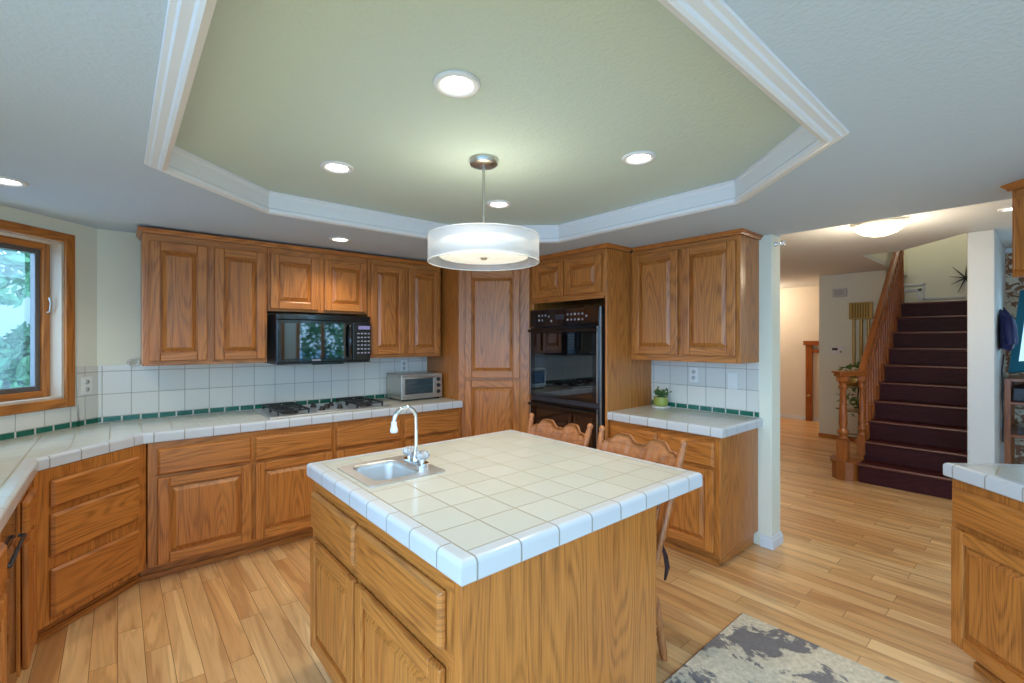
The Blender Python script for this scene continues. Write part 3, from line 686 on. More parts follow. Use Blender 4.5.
# gas cooktop
r = thing('gas_cooktop', 'stainless gas cooktop with black grates on the back counter', 'cooktop', (0.815, 3.545, ZK1 + 0.0005)); CW, CD = 0.925, 0.53
mb = MB(); mb.box(0, 0, 0, CW, CD, 0.006); mb.box(0.008, 0.008, 0.006, CW - 0.008, CD - 0.008, 0.010); mb.build('steel_plate', STEEL, r, bevel=0.003)
MB().box(0.345, 0.06, 0.0105, 0.58, CD - 0.03, 0.014).build('centre_panel', STEEL, r, bevel=0.002)
for i, (kx, ky) in enumerate([(0.39, 0.10), (0.53, 0.10), (0.46, 0.20), (0.39, 0.30), (0.53, 0.30)]):
    MB().lathe([(0.024, 0), (0.024, 0.008), (0.018, 0.012), (0.016, 0.030), (0.0, 0.031)], (kx, ky, 0.0145), 16).build('knob', IRON, r)
for bx in (0.17, 0.755):
    for by in (0.15, 0.385):
        MB().lathe([(0.062, 0.0), (0.060, 0.006), (0.044, 0.010), (0.044, 0.020), (0.030, 0.022), (0.030, 0.028), (0.0, 0.030)], (bx, by, 0.0105), 20).build('burner', IRON, r)
        g = MB(); q0, z = 0.108, 0.042
        for a, b in (((-q0, -q0), (q0, -q0)), ((q0, -q0), (q0, q0)), ((q0, q0), (-q0, q0)), ((-q0, q0), (-q0, -q0))):
            g.bar((bx + a[0], by + a[1], z), (bx + b[0], by + b[1], z), 0.010, 0.011)
        for a in range(4):
            c, s_ = cos(a * pi / 2), sin(a * pi / 2)
            g.bar((bx + c * q0, by + s_ * q0, z), (bx + c * 0.028, by + s_ * 0.028, z + 0.002), 0.009, 0.011)
            c, s_ = cos(a * pi / 2 + pi / 4) * q0 * 1.38, sin(a * pi / 2 + pi / 4) * q0 * 1.38
            g.bar((bx + c, by + s_, z), (bx + c, by + s_, 0.0105), 0.011, 0.011)
        g.build('grate', IRON, r)

# toaster oven
r = thing('toaster_oven', 'silver toaster oven on the back counter beside the pantry', 'toaster oven', (1.945, 3.775, ZK1 + 0.0005)); w = 0.43
TS = plain('silver_metal', rgb(196, 190, 180), 0.32, metal=0.9)
mb = MB(); mb.box(0, 0, 0.014, w, 0.30, 0.036); mb.box(0, 0.0, 0.218, w, 0.30, 0.242); mb.box(0, 0, 0.036, 0.018, 0.30, 0.218); mb.box(0.335, 0, 0.036, w, 0.30, 0.218); mb.box(0.018, 0.285, 0.036, 0.335, 0.30, 0.218)
mb.build('shell', TS, r, bevel=0.006)
mb = MB(); rect_frame(mb, 0.010, 0.038, 0.345, 0.222, 0.022, -0.014, -0.001, 0, 0); d = mb.build('door', TS, r, bevel=0.003)
MB().box(0.031, -0.008, 0.059, 0.324, -0.004, 0.201).build('glass', plain('smoked_glass', rgb(60, 80, 90), 0.03, alpha=0.45, coat=1), d)
MB().tube([(0.035, -0.014, 0.205), (0.035, -0.040, 0.210), (0.32, -0.040, 0.210), (0.32, -0.014, 0.205)], 0.006, 8).build('handle', TS, d)
mb = MB()
for zz in (0.09, 0.145):
    for k in range(14): mb.tube([(0.02 + k * 0.024, 0.01, zz), (0.02 + k * 0.024, 0.28, zz)], 0.0018, 5)
    mb.tube([(0.018, 0.012, zz), (0.335, 0.012, zz)], 0.003, 6)
mb.build('rack', CHROME, r)
for zz in (0.185, 0.128, 0.070):
    MB().lathe([(0.019, 0), (0.019, -0.004), (0.014, -0.006), (0.012, -0.022), (0, -0.023)], (0.385, -0.001, zz), 16, 0, 'y').build('knob', IRON, r)
for fx in (0.03, w - 0.03):
    for fy in (0.03, 0.27): MB().lathe([(0.012, 0), (0.014, 0.014)], (fx, fy, 0.0), 10).build('foot', IRON, r)

# bar sink and faucet
r = thing('bar_sink', 'small stainless bar sink set in the island top', 'sink', (0, 0, 0))
def rrect(x0, y0, x1, y1, rad, n=6):
    p = []
    for cx_, cy_, a0 in ((x1 - rad, y1 - rad, 0), (x0 + rad, y1 - rad, pi / 2), (x0 + rad, y0 + rad, pi), (x1 - rad, y0 + rad, 1.5 * pi)):
        for k in range(n + 1): a = a0 + k * pi / 2 / n; p.append((cx_ + rad * cos(a), cy_ + rad * sin(a)))
    return p
bx0, by0, bx1, by1 = 0.772, 1.705, 0.980, 1.985
rim_o, rim_i = rrect(SX0, SY0, SX1, SY1, 0.02), rrect(bx0, by0, bx1, by1, 0.05)
MB().prism(rim_o, ZK1 + 0.0003, ZK1 + 0.0035, 0, hole=rim_i).build('rim', STEEL, r)
vs, fs = [], []
lev = [(0.0, 0.0035), (0.004, 0.0), (0.008, -0.02), (0.012, -0.115), (0.022, -0.135), (0.045, -0.145), (0.09, -0.148)]
rings = []
for d_, z_ in lev:
    rr = max(0.012, 0.05 - d_ * 0.3); rings.append(rrect(bx0 + d_, by0 + d_, bx1 - d_, by1 - d_, rr))
n = len(rings[0])
for rg, (d_, z_) in zip(rings, lev): vs += [(x, y, ZK1 + z_) for x, y in rg]
for i in range(len(lev) - 1):
    for k in range(n): fs.append((i * n + k, i * n + (k + 1) % n, (i + 1) * n + (k + 1) % n, (i + 1) * n + k))
mb = MB(); mb.shared(vs, fs, 0, True); mb.face([vs[(len(lev) - 1) * n + k] for k in range(n)]); mb.build('bowl', STEEL, r)
MB().lathe([(0.030, -0.147), (0.026, -0.1455), (0.020, -0.1465), (0, -0.1465)], (0.876, 1.845, ZK1), 20).build('drain', CHROME, r)
r = thing('faucet', 'chrome gooseneck bar faucet with clear round knobs', 'faucet', (1.022, 1.845, ZK1 + 0.004))
mb = MB(); mb.prism(rrect(-0.027, -0.085, 0.027, 0.085, 0.024), 0, 0.016); mb.build('base_plate', CHROME, r, bevel=0.006)
MB().lathe([(0.022, 0.016), (0.020, 0.03), (0.013, 0.045), (0.012, 0.055)], (0, 0, 0), 20).build('collar', CHROME, r)
path = [(0, 0, 0.05), (0, 0, 0.12), (0, 0, 0.205)]
for k in range(1, 11): a = k * pi * 0.92 / 10; path.append((-0.052 + 0.052 * cos(a), 0, 0.205 + 0.052 * sin(a)))
path.append((path[-1][0] - 0.004, 0, path[-1][2] - 0.02))
MB().tube(path, 0.0095, 14).build('spout', CHROME, r)
e = path[-1]
MB().lathe([(0.010, 0.0), (0.012, -0.006), (0.012, -0.016), (0.016, -0.032), (0.0175, -0.042), (0.014, -0.049), (0, -0.050)], (e[0], e[1], e[2] + 0.003), 18).build('sprayer', WHITE, r)
for sy in (-0.056, 0.056):
    k = MB().lathe([(0.012, 0.016), (0.011, 0.028)], (0, sy, 0), 14).build('handle_stem', CHROME, r)
    pr = []
    kb = MB(); nn = 16; vs, fs = [], []
    lv = [(0.012, 0.028), (0.027, 0.034), (0.030, 0.046), (0.027, 0.060), (0.016, 0.066)]
    for rr, zz in lv:
        for j in range(nn): a = 2 * pi * j / nn; q_ = rr * (1 + 0.10 * (1 if j % 2 else -1)); vs.append((q_ * cos(a), sy + q_ * sin(a), zz))
    for i in range(len(lv) - 1):
        for j in range(nn): fs.append((i * nn + j, i * nn + (j + 1) % nn, (i + 1) * nn + (j + 1) % nn, (i + 1) * nn + j))
    kb.shared(vs, fs, 0, False); kb.face(vs[-nn:]); tag(kb.build('knob', ACRYL, k), 'clear faceted knob')

# outlets and plates
def plate(label, loc, rz, kind='outlet', name='wall_outlet'):
    r = thing(name, label, 'outlet', loc, rz)
    MB().box(-0.036, -0.006, -0.058, 0.036, 0, 0.058).build('plate', WHITE, r, bevel=0.003)
    if kind == 'outlet':
        for z in (-0.024, 0.024):
            s_ = MB().lathe([(0.017, -0.006), (0.017, -0.0075), (0, -0.0076)], (0, 0, z), 14, 0, 'y').build('socket', GREYW, r)
            m2 = MB(); m2.box(-0.007, -0.0088, z - 0.004, -0.005, -0.0077, z + 0.006); m2.box(0.005, -0.0088, z - 0.004, 0.007, -0.0077, z + 0.006); m2.build('slot', DGREY, s_)
    else:
        MB().box(-0.006, -0.012, -0.012, 0.006, -0.006, 0.012).build('toggle', WHITE, r, bevel=0.002)
    return r
dgp = lambda t, z, off=0.0: (-0.106 - t * s2 + off * s2, 4.13 - t * s2 - off * s2, z)
plate('white outlet on the tile between the window and the wall corner', dgp(0.080, 1.175, 0.0088), radians(45))
plate('white outlet on the tile above the small potted plant', (3.5042, 1.845, 1.195), radians(-90))
plate('white switch plate on the tile near the white wall end', (3.5042, 1.543, 1.165), radians(-90), 'switch', 'switch_plate')
plate('white outlet on the tile behind the toaster oven', (2.15, 4.1212, 1.215), 0)

# coil of white flex hanging by the left wall cabinet
mb = MB(); pts = []
for k in range(60):
    a = k * 0.62; rr = 0.024 + 0.006 * sin(k * 1.7); pts.append((0.085 + rr * cos(a) * 1.3, 4.105 + 0.012 * sin(k * 0.9), 1.320 + rr * sin(a)))
tag(mb.tube(pts, 0.0028, 6).build('cord_coil', WHITE), 'small tangle of white cord at the corner of the left wall cabinet', 'cord')

# ------------------------------------------------------------------ potted plant on the right counter
def leaf_cloud(mb, n, fn, size, m=0):
    for _ in range(n):
        p = Vector(fn()); a = Vector((random.gauss(0, 1), random.gauss(0, 1), random.gauss(0.2, 0.8))).normalized()
        b = a.cross(Vector((random.gauss(0, 1), random.gauss(0, 1), random.gauss(0, 1)))).normalized(); s_ = size * random.uniform(0.6, 1.3)
        c = a.cross(b) * s_ * 0.15
        mb.shared([p - a * s_, p + b * s_ * 0.42 + c, p + a * s_, p - b * s_ * 0.42 + c], [(0, 1, 2), (0, 2, 3)], m, True)
r = thing('potted_plant', 'small succulent in an olive green glazed pot', 'plant', (3.415, 2.085, ZK1 + 0.0005))
MB().lathe([(0.0, 0.001), (0.068, 0.001), (0.078, 0.008), (0.074, 0.012), (0.0, 0.0121)], (0, 0, 0), 24).build('saucer', WHITE, r)
MB().lathe([(0.042, 0.013), (0.056, 0.024), (0.060, 0.050), (0.054, 0.078), (0.057, 0.088), (0.050, 0.088), (0.048, 0.074), (0.0, 0.073)], (0, 0, 0), 28).build('pot', GREENPOT, r)
MB().lathe([(0.047, 0.074), (0.02, 0.080), (0, 0.081)], (0, 0, 0), 16).build('soil', SOIL, r)
mb = MB()
for k in range(12):
    a = k * 2.4; L_ = random.uniform(0.03, 0.075); h = random.uniform(0.035, 0.075)
    mb.tube([(0.01 * cos(a), 0.01 * sin(a), 0.078), (0.6 * L_ * cos(a), 0.6 * L_ * sin(a), 0.078 + h * 0.75), (L_ * cos(a), L_ * sin(a), 0.078 + h)], [0.003, 0.0025, 0.002], 6)
    tip = Vector((L_ * cos(a), L_ * sin(a), 0.078 + h))
    for j in range(7):
        t_ = random.uniform(0.35, 1.1); p = Vector((L_ * t_ * cos(a), L_ * t_ * sin(a), 0.080 + h * t_))
        q_ = Vector((random.gauss(0, 1), random.gauss(0, 1), random.gauss(0.5, .6))).normalized()
        mb.tube([p, p + q_ * 0.012, p + q_ * 0.024], [0.003, 0.0065, 0.001], 6)
mb.build('foliage', LEAF, r)

# ------------------------------------------------------------------ pendant and recessed lights
PX, PY = 1.303, 1.712
r = thing('pendant_lamp', 'double drum pendant lamp with sheer outer shade over the island', 'lamp', (PX, PY, 0))
MB().lathe([(0.065, ZT - 0.0005), (0.065, ZT - 0.024), (0.060, ZT - 0.028), (0.0, ZT - 0.0285)], (0, 0, 0), 28).build('canopy', NICKEL, r)
MB().lathe([(0.0065, ZT - 0.028), (0.0065, 1.90)], (0, 0, 0), 12).build('rod', NICKEL, r)
def drum(rad, z0, z1, th, m, name):
    return MB().lathe([(rad - th, z0), (rad, z0), (rad, z1), (rad - th, z1), (rad - th, z0)], (0, 0, 0), 64).build(name, m, r)
drum(0.258, 1.835, 1.952, 0.0015, SHEER, 'outer_shade')
mb = MB()
for z in (1.835, 1.952): mb.lathe([(0.2555, z - 0.002), (0.2595, z - 0.002), (0.2595, z + 0.002), (0.2555, z + 0.002), (0.2555, z - 0.002)], (0, 0, 0), 64)
mb.build('shade_ring', WHITE, r)
drum(0.206, 1.858, 1.928, 0.002, SHADE, 'inner_shade')
MB().lathe([(0.0, 1.855), (0.10, 1.856), (0.203, 1.861), (0.203, 1.866), (0.0, 1.862)], (0, 0, 0), 64).build('diffuser', DIFF, r)
MB().lathe([(0.0, 1.844), (0.010, 1.846), (0.012, 1.852), (0.020, 1.855)], (0, 0, 0), 18).build('finial', NICKEL, r)
mb = MB()
for k in range(3):
    a = k * 2 * pi / 3 + 0.4; mb.tube([(0, 0, 1.920), (0.256 * cos(a), 0.256 * sin(a), 1.945)], 0.003, 6)
mb.build('spider', NICKEL, r)
lamp('POINT', 2.2, (1.0, 0.93, 0.76), (0, 0, 1.985), r, 0.06)

def downlight(label, x, y, z, power=19, rad=0.078, group='recessed ceiling lights'):
    r = thing('recessed_light', label, 'ceiling light', (x, y, z - 0.0006), 0, group)
    MB().lathe([(rad * 0.62, 0.0), (rad * 0.62, -0.003), (rad * 0.80, -0.010), (rad * 0.97, -0.008), (rad, -0.003), (rad, 0.0)], (0, 0, 0), 40).build('trim_ring', TRIMW, r)
    MB().lathe([(0.0, -0.0035), (rad * 0.615, -0.0035), (rad * 0.615, -0.001), (0, -0.001)], (0, 0, 0), 32).build('lens', BULB, r)
    lamp('SPOT', power, (1.0, 0.90, 0.74), (0, 0, -0.03), r, 0.045, spot=radians(140), blend=0.7)
    return r
downlight('recessed light in the ceiling tray nearest the camera', 0.850, 1.262, ZT)
downlight('recessed light at the left corner of the ceiling tray', 0.815, 2.245, ZT)
downlight('recessed light at the right side of the ceiling tray', 1.835, 1.232, ZT)
downlight('recessed light in the ceiling tray behind the pendant rod', 1.800, 2.210, ZT)
downlight('recessed light in the soffit above the microwave cabinets', 1.255, 3.399, ZC, 14)
downlight('recessed light in the soffit at the left edge near the window', -0.402, 3.15, ZC, 14)
downlight('recessed light in the hall ceiling beside the hanging cabinet', 5.02, 0.19, ZH, 5)
r = thing('flush_light', 'round glass bowl ceiling light in the hallway', 'ceiling light', (4.80, 0.925, ZH - 0.0006))
MB().lathe([(0.15, 0), (0.15, -0.012), (0.0, -0.013)], (0, 0, 0), 36).build('mounting_plate', NICKEL, r)
MB().lathe([(0.0, -0.112), (0.06, -0.106), (0.12, -0.085), (0.165, -0.05), (0.182, -0.022), (0.176, -0.022), (0.0, -0.024)], (0, 0, 0), 48).build('glass_bowl', BOWL, r)
for k, m_ in enumerate((NICKEL, WHITE, NICKEL)):
    a = radians(130) + k * 2 * pi / 3; mb = MB(); mb.bar((0.15 * cos(a), 0.15 * sin(a), -0.008), (0.215 * cos(a), 0.215 * sin(a), -0.014), 0.026, 0.012); mb.build('clip', m_, r)
lamp('POINT', 16, (1.0, 0.84, 0.62), (0, 0, -0.34), r, 0.12)
r = thing('flush_light', 'added unseen ceiling light in the far room', 'ceiling light', (8.9, 3.6, ZH - 0.0006))  # unseen fixture, added to light the far room warmly
MB().lathe([(0.0, -0.10), (0.12, -0.08), (0.17, -0.02), (0.0, -0.019)], (0, 0, 0), 36).build('glass_bowl', BOWL, r)
MB().lathe([(0.14, 0), (0.14, -0.019), (0.0, -0.0191)], (0, 0, 0), 36).build('mounting_plate', NICKEL, r)
lamp('POINT', 24, (1.0, 0.80, 0.58), (0, 0, -0.22), r, 0.12)
r = thing('flush_light', 'added unseen ceiling light above the stairwell', 'ceiling light', (8.3, 0.95, 3.8994))  # out-of-view fixture added to brighten the stairwell walls
MB().lathe([(0.0, -0.10), (0.12, -0.08), (0.17, -0.02), (0.0, -0.019)], (0, 0, 0), 36).build('glass_bowl', BOWL, r)
MB().lathe([(0.14, 0), (0.14, -0.019), (0.0, -0.0191)], (0, 0, 0), 36).build('mounting_plate', NICKEL, r)
lamp('POINT', 7, (1.0, 0.92, 0.80), (0, 0, -0.22), r, 0.12)

# ------------------------------------------------------------------ pressed-back chairs
def turned(a, b, prof, n=12):
    """ turned spindle from a to b; prof [(t, r)] """
    a, b = Vector(a), Vector(b); return [(a.lerp(b, t)) for t, _ in prof], [q_ for _, q_ in prof]
LEGP = [(0, 0.014), (0.06, 0.018), (0.22, 0.019), (0.25, 0.014), (0.28, 0.020), (0.31, 0.014), (0.34, 0.021), (0.62, 0.024), (0.72, 0.018), (0.74, 0.023), (0.77, 0.017), (0.80, 0.020), (1.0, 0.016)]
def chair(label, y, ph=0):
    """ faces -x; origin on the floor under the seat centre """
    r = thing('dining_chair', label, 'chair', (1.795, y, 0), 0, 'chairs at the island')
    zs = 0.455
    pl = []
    for k in range(28):
        a = 2 * pi * k / 28; c_, s_ = cos(a), sin(a)
        pl.append((-0.045 + 0.150 * math.copysign(abs(c_) ** 0.75, c_), (0.215 - 0.02 * c_) * math.copysign(abs(s_) ** 0.75, s_)))
    MB().prism(ccw(pl), zs - 0.032, zs).build('seat', CHY, r, bevel=0.010)
    for sx, sy in ((-1, -1), (-1, 1), (1, -1), (1, 1)):
        top = (0.075 if sx > 0 else -0.140, sy * 0.150, zs - 0.030); bot = ((0.130 if sx > 0 else -0.180), sy * 0.195, 0.001)
        p, q_ = turned(bot, top, LEGP); MB().tube(p, q_, 12).build('leg', CHZ, r)
    for z, sx in ((0.20, -1), (0.28, -1), (0.22, 1)):
        t_ = z / zs; yy = 0.195 - 0.045 * t_; xx = (0.130 - 0.055 * t_) if sx > 0 else (-0.180 + 0.04 * t_)
        MB().tube([(xx, -yy, z), (xx, -yy * 0.5, z), (xx, 0, z), (xx, yy * 0.5, z), (xx, yy, z)], [0.008, 0.011, 0.013, 0.011, 0.008], 10).build('stretcher', CHY, r)
    for sy in (-1, 1):
        z = 0.17; t_ = z / zs; yy = sy * (0.195 - 0.045 * t_); MB().tube([(-0.163, yy, z), (-0.03, yy, z), (0.108, yy, z)], [0.008, 0.013, 0.008], 10).build('stretcher', CHY, r)
    zt = 1.005
    bk = lambda z: 0.070 + (z - zs) / (zt - zs) * 0.162          # x of the back at height z
    hw = lambda z: 0.185 + (z - zs) / (zt - zs) * 0.055          # half width
    for sy in (-1, 1):
        PP = [(0, 0.014), (0.08, 0.018), (0.22, 0.016), (0.25, 0.020), (0.28, 0.015), (0.50, 0.018), (0.66, 0.015), (0.70, 0.017), (0.93, 0.016), (0.945, 0.012), (0.96, 0.017), (0.985, 0.016), (1.0, 0.006)]
        p, q_ = turned((bk(zs) - 0.01, sy * hw(zs), zs - 0.015), (bk(zt), sy * hw(zt), zt), PP); MB().tube(p, q_, 12).build('back_post', CHZ, r)
    # crest with a scalloped top edge and pressed relief
    def topz(s_):
        a = abs(s_); return 0.932 + 0.050 * math.exp(-((a - 0.46) / 0.27) ** 4) + 0.016 * math.exp(-(a / 0.2) ** 2) + 0.012 * math.exp(-((a - 0.86) / 0.08) ** 2)
    n, mrow = 61, 9; vs, fs = [], []
    for face_ in (0, 1):
        for i in range(n):
            s_ = -1 + 2 * i / (n - 1)
            for j in range(mrow):
                t_ = j / (mrow - 1); zb = 0.795 - 0.012 * (1 - s_ * s_); z = zb + (topz(s_) - zb) * t_
                y_ = s_ * (hw(z) - 0.012); x_ = bk(z) + 0.018 * (1 - s_ * s_)
                rel = 0.0065 * sin(s_ * 26 + 5 * sin(t_ * 7)) * sin(t_ * pi) * sin(t_ * 13 + s_ * 6) if 0 < j < mrow - 1 and 0 < i < n - 1 else 0
                vs.append((x_ + (-0.010 - rel if face_ == 0 else 0.010), y_, z))
    o_ = n * mrow; ix = lambda f_, i, j: f_ * o_ + i * mrow + j
    for i in range(n - 1):
        for j in range(mrow - 1):
            fs.append((ix(0, i, j), ix(0, i, j + 1), ix(0, i + 1, j + 1), ix(0, i + 1, j))); fs.append((ix(1, i, j), ix(1, i + 1, j), ix(1, i + 1, j + 1), ix(1, i, j + 1)))
        for j in (0, mrow - 1): fs.append((ix(0, i, j), ix(0, i + 1, j), ix(1, i + 1, j), ix(1, i, j)))
    for i in (0, n - 1):
        for j in range(mrow - 1): fs.append((ix(0, i, j), ix(0, i, j + 1), ix(1, i, j + 1), ix(1, i, j)))
    mb = MB(); mb.shared(vs, fs, 0, True); mb.build('crest_rail', CHY, r)
    MB().tube([(bk(0.53), -hw(0.53), 0.53), (bk(0.53) + 0.012, 0, 0.53), (bk(0.53), hw(0.53), 0.53)], [0.010, 0.014, 0.010], 10).build('lower_rail', CHY, r)
    for k in range(6):
        f_ = -0.75 + k * 0.3; p, q_ = turned((bk(0.53) + 0.010 * (1 - f_ * f_), f_ * hw(0.53), 0.53), (bk(0.80) + 0.018 * (1 - f_ * f_), f_ * hw(0.80), 0.80), [(0, 0.006), (0.2, 0.010), (0.3, 0.007), (0.5, 0.011), (0.7, 0.007), (0.8, 0.010), (1, 0.006)])
        MB().tube(p, q_, 10).build('spindle', CHZ, r)
    return r
chair('carved oak chair at the island in front of the double oven', 1.912)
chair('carved oak chair at the island in front of the small right counter', 1.352)
r = thing('chair_cushion', 'dark brown tie-on cushion on the chair facing the right counter', 'cushion', (1.745, 1.352, 0.4562))
MB().prism(ccw([(0.130 * math.copysign(abs(cos(a)) ** 0.7, cos(a)), 0.185 * math.copysign(abs(sin(a)) ** 0.7, sin(a))) for a in [2 * pi * k / 28 for k in range(28)]]), 0, 0.035).build('pad', BROWNCLOTH, r, bevel=0.014)
for sy, dx in ((-1, 0.0), (-1, 0.016)):
    mb = MB(); mb.tube([(0.11, sy * 0.160, 0.02), (0.130, sy * 0.190, 0.06), (0.150, sy * 0.206, 0.075), (0.156 + dx, sy * 0.212, 0.03), (0.164 + dx, sy * 0.216, -0.02), (0.156 + dx * 0.3, sy * 0.212, -0.075)], [0.004, 0.005, 0.007, 0.006, 0.007, 0.004], 7); mb.build('tie', BROWNCLOTH, r)

# ------------------------------------------------------------------ rug
r = thing('area_rug', 'grey and cream floral rug on the floor before the island', 'rug', (2.105, 0.565, 0))
MB().box(-0.46, -0.51, 0.0008, 0.46, 0.51, 0.010).build('pile', RUG, r, bevel=0.003)
mb = MB(); mb.sweep([(-0.46, -0.51), (0.46, -0.51), (0.46, 0.51), (-0.46, 0.51)], [(0.0, 0.0075), (0.004, 0.006), (0.004, 0.0008), (0, 0.0008)], closed=True)
tag(mb.build('bound_edge', plain('grey_binding', rgb(120, 116, 116), 0.9), r), 'grey bound edge')

# ------------------------------------------------------------------ peg on the wall end
r = thing('wall_peg', 'chrome peg with a clear knob high on the white wall end', 'peg', (3.585, 1.277, 2.155))
MB().lathe([(0.016, 0), (0.016, -0.006), (0.008, -0.008), (0.008, -0.030)], (0, 0, 0), 16, 0, 'y').build('mount', CHROME, r)
MB().lathe([(0.008, -0.030), (0.019, -0.034), (0.022, -0.046), (0.018, -0.058), (0.0, -0.060)], (0, 0, 0), 18, 0, 'y').build('knob', ACRYL, r)

# ------------------------------------------------------------------ staircase
RX, RZ, NX = 0.232, 0.196, 5.84
SYN, SYF = 0.505, 1.300
r = thing('staircase', 'dark mahogany stairs climbing away from the hall', 'stairs', (0, 0, 0))
for k in range(10):
    x = NX + k * RX; z = (k + 1) * RZ; last = k == 9
    yf = SYF
    y0 = SYN if k else 0.505
    MB().box(x + 0.02, y0, k * RZ + 0.001, x + 0.04, yf, z - 0.028).build('riser', MAHY, r)
    xe = 9.095 if last else x + RX + 0.02
    t_ = MB().box(x + 0.022, y0, z - 0.026, xe, yf if not last else 1.30, z - 0.0005).build('tread', MAHY, r)
    MB().tube([(x + 0.016, y0, z - 0.013), (x + 0.016, yf + 0.012, z - 0.013)], 0.0135, 10).build('nosing', MAHN, t_)
mb = MB()
stp = [(NX + 0.04, 0.001)]
for k in range(9): stp += [(NX + k * RX + 0.04, (k + 1) * RZ - 0.028), (NX + (k + 1) * RX + 0.04, (k + 1) * RZ - 0.028)]
stp += [(NX + 9 * RX + 0.04, 10 * RZ - 0.028), (9.09, 10 * RZ - 0.028), (9.09, 0.001)]
F_ = [(x, SYF - 0.004, z) for x, z in stp]; B_ = [(x, SYF - 0.03, z) for x, z in stp]
tri = tessellate_polygon([[Vector((x, z, 0)) for x, z in stp]])
for t_ in tri: mb.face([F_[i] for i in t_]); mb.face([B_[i] for i in t_])
mb.build('stringer', RAILZ, r)
# bullnose starting step
pl = [(NX + 0.25, 1.302), (NX + 0.04, 1.302), (NX - 0.02, 1.34), (NX - 0.05, 1.40), (NX - 0.045, 1.48), (NX + 0.02, 1.55), (NX + 0.12, 1.58), (NX + 0.25, 1.58)]
sm_ = [(x + (0.015 if x < NX + .2 else 0), y - (0.015 if y > 1.5 else 0)) for x, y in pl]
sb = MB(); sb.prism(ccw(sm_), 0.001, RZ - 0.027); sb.build('starting_step', RAILX, r, bevel=0.003)
MB().prism(ccw(pl), RZ - 0.0265, RZ - 0.0005).build('step_top', RAILX, r, bevel=0.008)
# railing
r = thing('stair_railing', 'turned oak stair railing with newel and balusters', 'railing', (0, 0, 0))
def turned_post(name, x, y, z0, z1, w, parent, sq0, sq1):
    mb = MB(); mb.box(x - w / 2, y - w / 2, z0, x + w / 2, y + w / 2, z0 + sq0); mb.box(x - w / 2, y - w / 2, z1 - sq1, x + w / 2, y + w / 2, z1)
    a, b = z0 + sq0, z1 - sq1; H = b - a; R_ = w / 2
    mb.lathe([(R_ * 0.75, a), (R_ * 1.05, a + 0.03 * H), (R_ * 0.6, a + 0.07 * H), (R_ * 1.1, a + 0.12 * H), (R_ * 1.1, a + 0.15 * H), (R_ * 0.62, a + 0.19 * H), (R_ * 0.80, a + 0.27 * H), (R_ * 0.70, a + 0.55 * H), (R_ * 0.55, a + 0.85 * H), (R_ * 0.9, a + 0.90 * H), (R_ * 0.6, a + 0.94 * H), (R_ * 0.95, b)], (x, y, 0), 16)
    return mb.build(name, RAILZ, parent, bevel=0.002, seg=1)
RY = 1.335
nwx, nwy = 5.865, 1.435
turned_post('newel_post', nwx, nwy, RZ + 0.0005, 1.085, 0.098, r, 0.22, 0.05)
turned_post('newel_post', 6.10, RY - 0.01, 2 * RZ - 0.15, 1.085, 0.07, r, 0.20, 0.05)
mb = MB(); mb.bar((nwx - 0.06, nwy + 0.04, 1.104), (6.14, RY - 0.01, 1.104), 0.075, 0.036); mb.bar((nwx - 0.07, nwy + 0.05, 1.130), (6.15, RY - 0.01, 1.130), 0.095, 0.018)
mb.build('level_rail', RAILX, r, bevel=0.006)
ra, rb = Vector((6.10, RY, 1.085)), Vector((8.14, RY, 2.870))
mb = MB(); mb.bar(ra, rb, 0.062, 0.055); mb.bar(ra + Vector((0, 0, 0.035)), rb + Vector((0, 0, 0.035)), 0.048, 0.03); mb.build('handrail', RAILX, r, bevel=0.010)
slope = (rb.z - ra.z) / (rb.x - ra.x)
for k in range(1, 10):
    for j in range(2):
        x = NX + k * RX + 0.075 + j * RX / 2
        z0 = (k + 1) * RZ; z1 = ra.z + (x - ra.x) * slope - 0.03
        if x < 6.14 or z1 - z0 < 0.2: continue
        turned_post('baluster', x, RY - 0.018, z0 - 0.06, z1, 0.040, r, 0.20, 0.12)
# end brackets: the oak tread returns seen under each baluster pair
for k in range(1, 10):
    x = NX + k * RX; mb = MB(); mb.box(x + 0.0, SYF + 0.0135, (k + 1) * RZ - 0.028, x + RX + 0.02, RY + 0.045, (k + 1) * RZ - 0.001); mb.box(x + 0.03, SYF + 0.001, k * RZ - 0.02, x + RX + 0.03, SYF + 0.013, (k + 1) * RZ - 0.03)
    mb.build('tread_bracket', RAILX, r, bevel=0.004)
# painted skirt steps on the landing wall
mb = MB(); zz = 10 * RZ; x = 9.088
for off, hgt in ((0.0, 0.035), (0.075, 0.022)):
    mb.box(x, 0.505, zz + 0.03 + off, x + 0.011, 1.26, zz + 0.03 + off + hgt); mb.box(x, 1.26 - off * 0.6, zz + 0.03 + off, x + 0.011, 1.26 - off * 0.6 + hgt, zz + 0.27 + off); mb.box(x, 1.26 - off * 0.6 + hgt * 0, zz + 0.27 + off - hgt, x + 0.011, 1.95, zz + 0.27 + off)
struct(mb.build('trim_landing_skirt', TRIMW))
r = thing('upper_step', 'grey carpeted step at the back of the stair landing', 'stairs', (0, 0, 0))
MB().box(8.30, 1.52, zz + 0.0, 9.085, 1.9, zz + 0.19).build('riser_block', plain('grey_carpet', rgb(150, 146, 136), 0.95, bump=0.4, bscale=200), r, bevel=0.01)
struct(MB().box(8.27, 1.302, 10 * RZ - 0.03, 9.095, 2.19, 10 * RZ - 0.001).build('floor_landing', MAHY))
r = thing('wall_ornament', 'dark spiky starburst ornament on the stair landing wall', 'ornament', (9.094, 0.79, 2.34))
mb = MB()
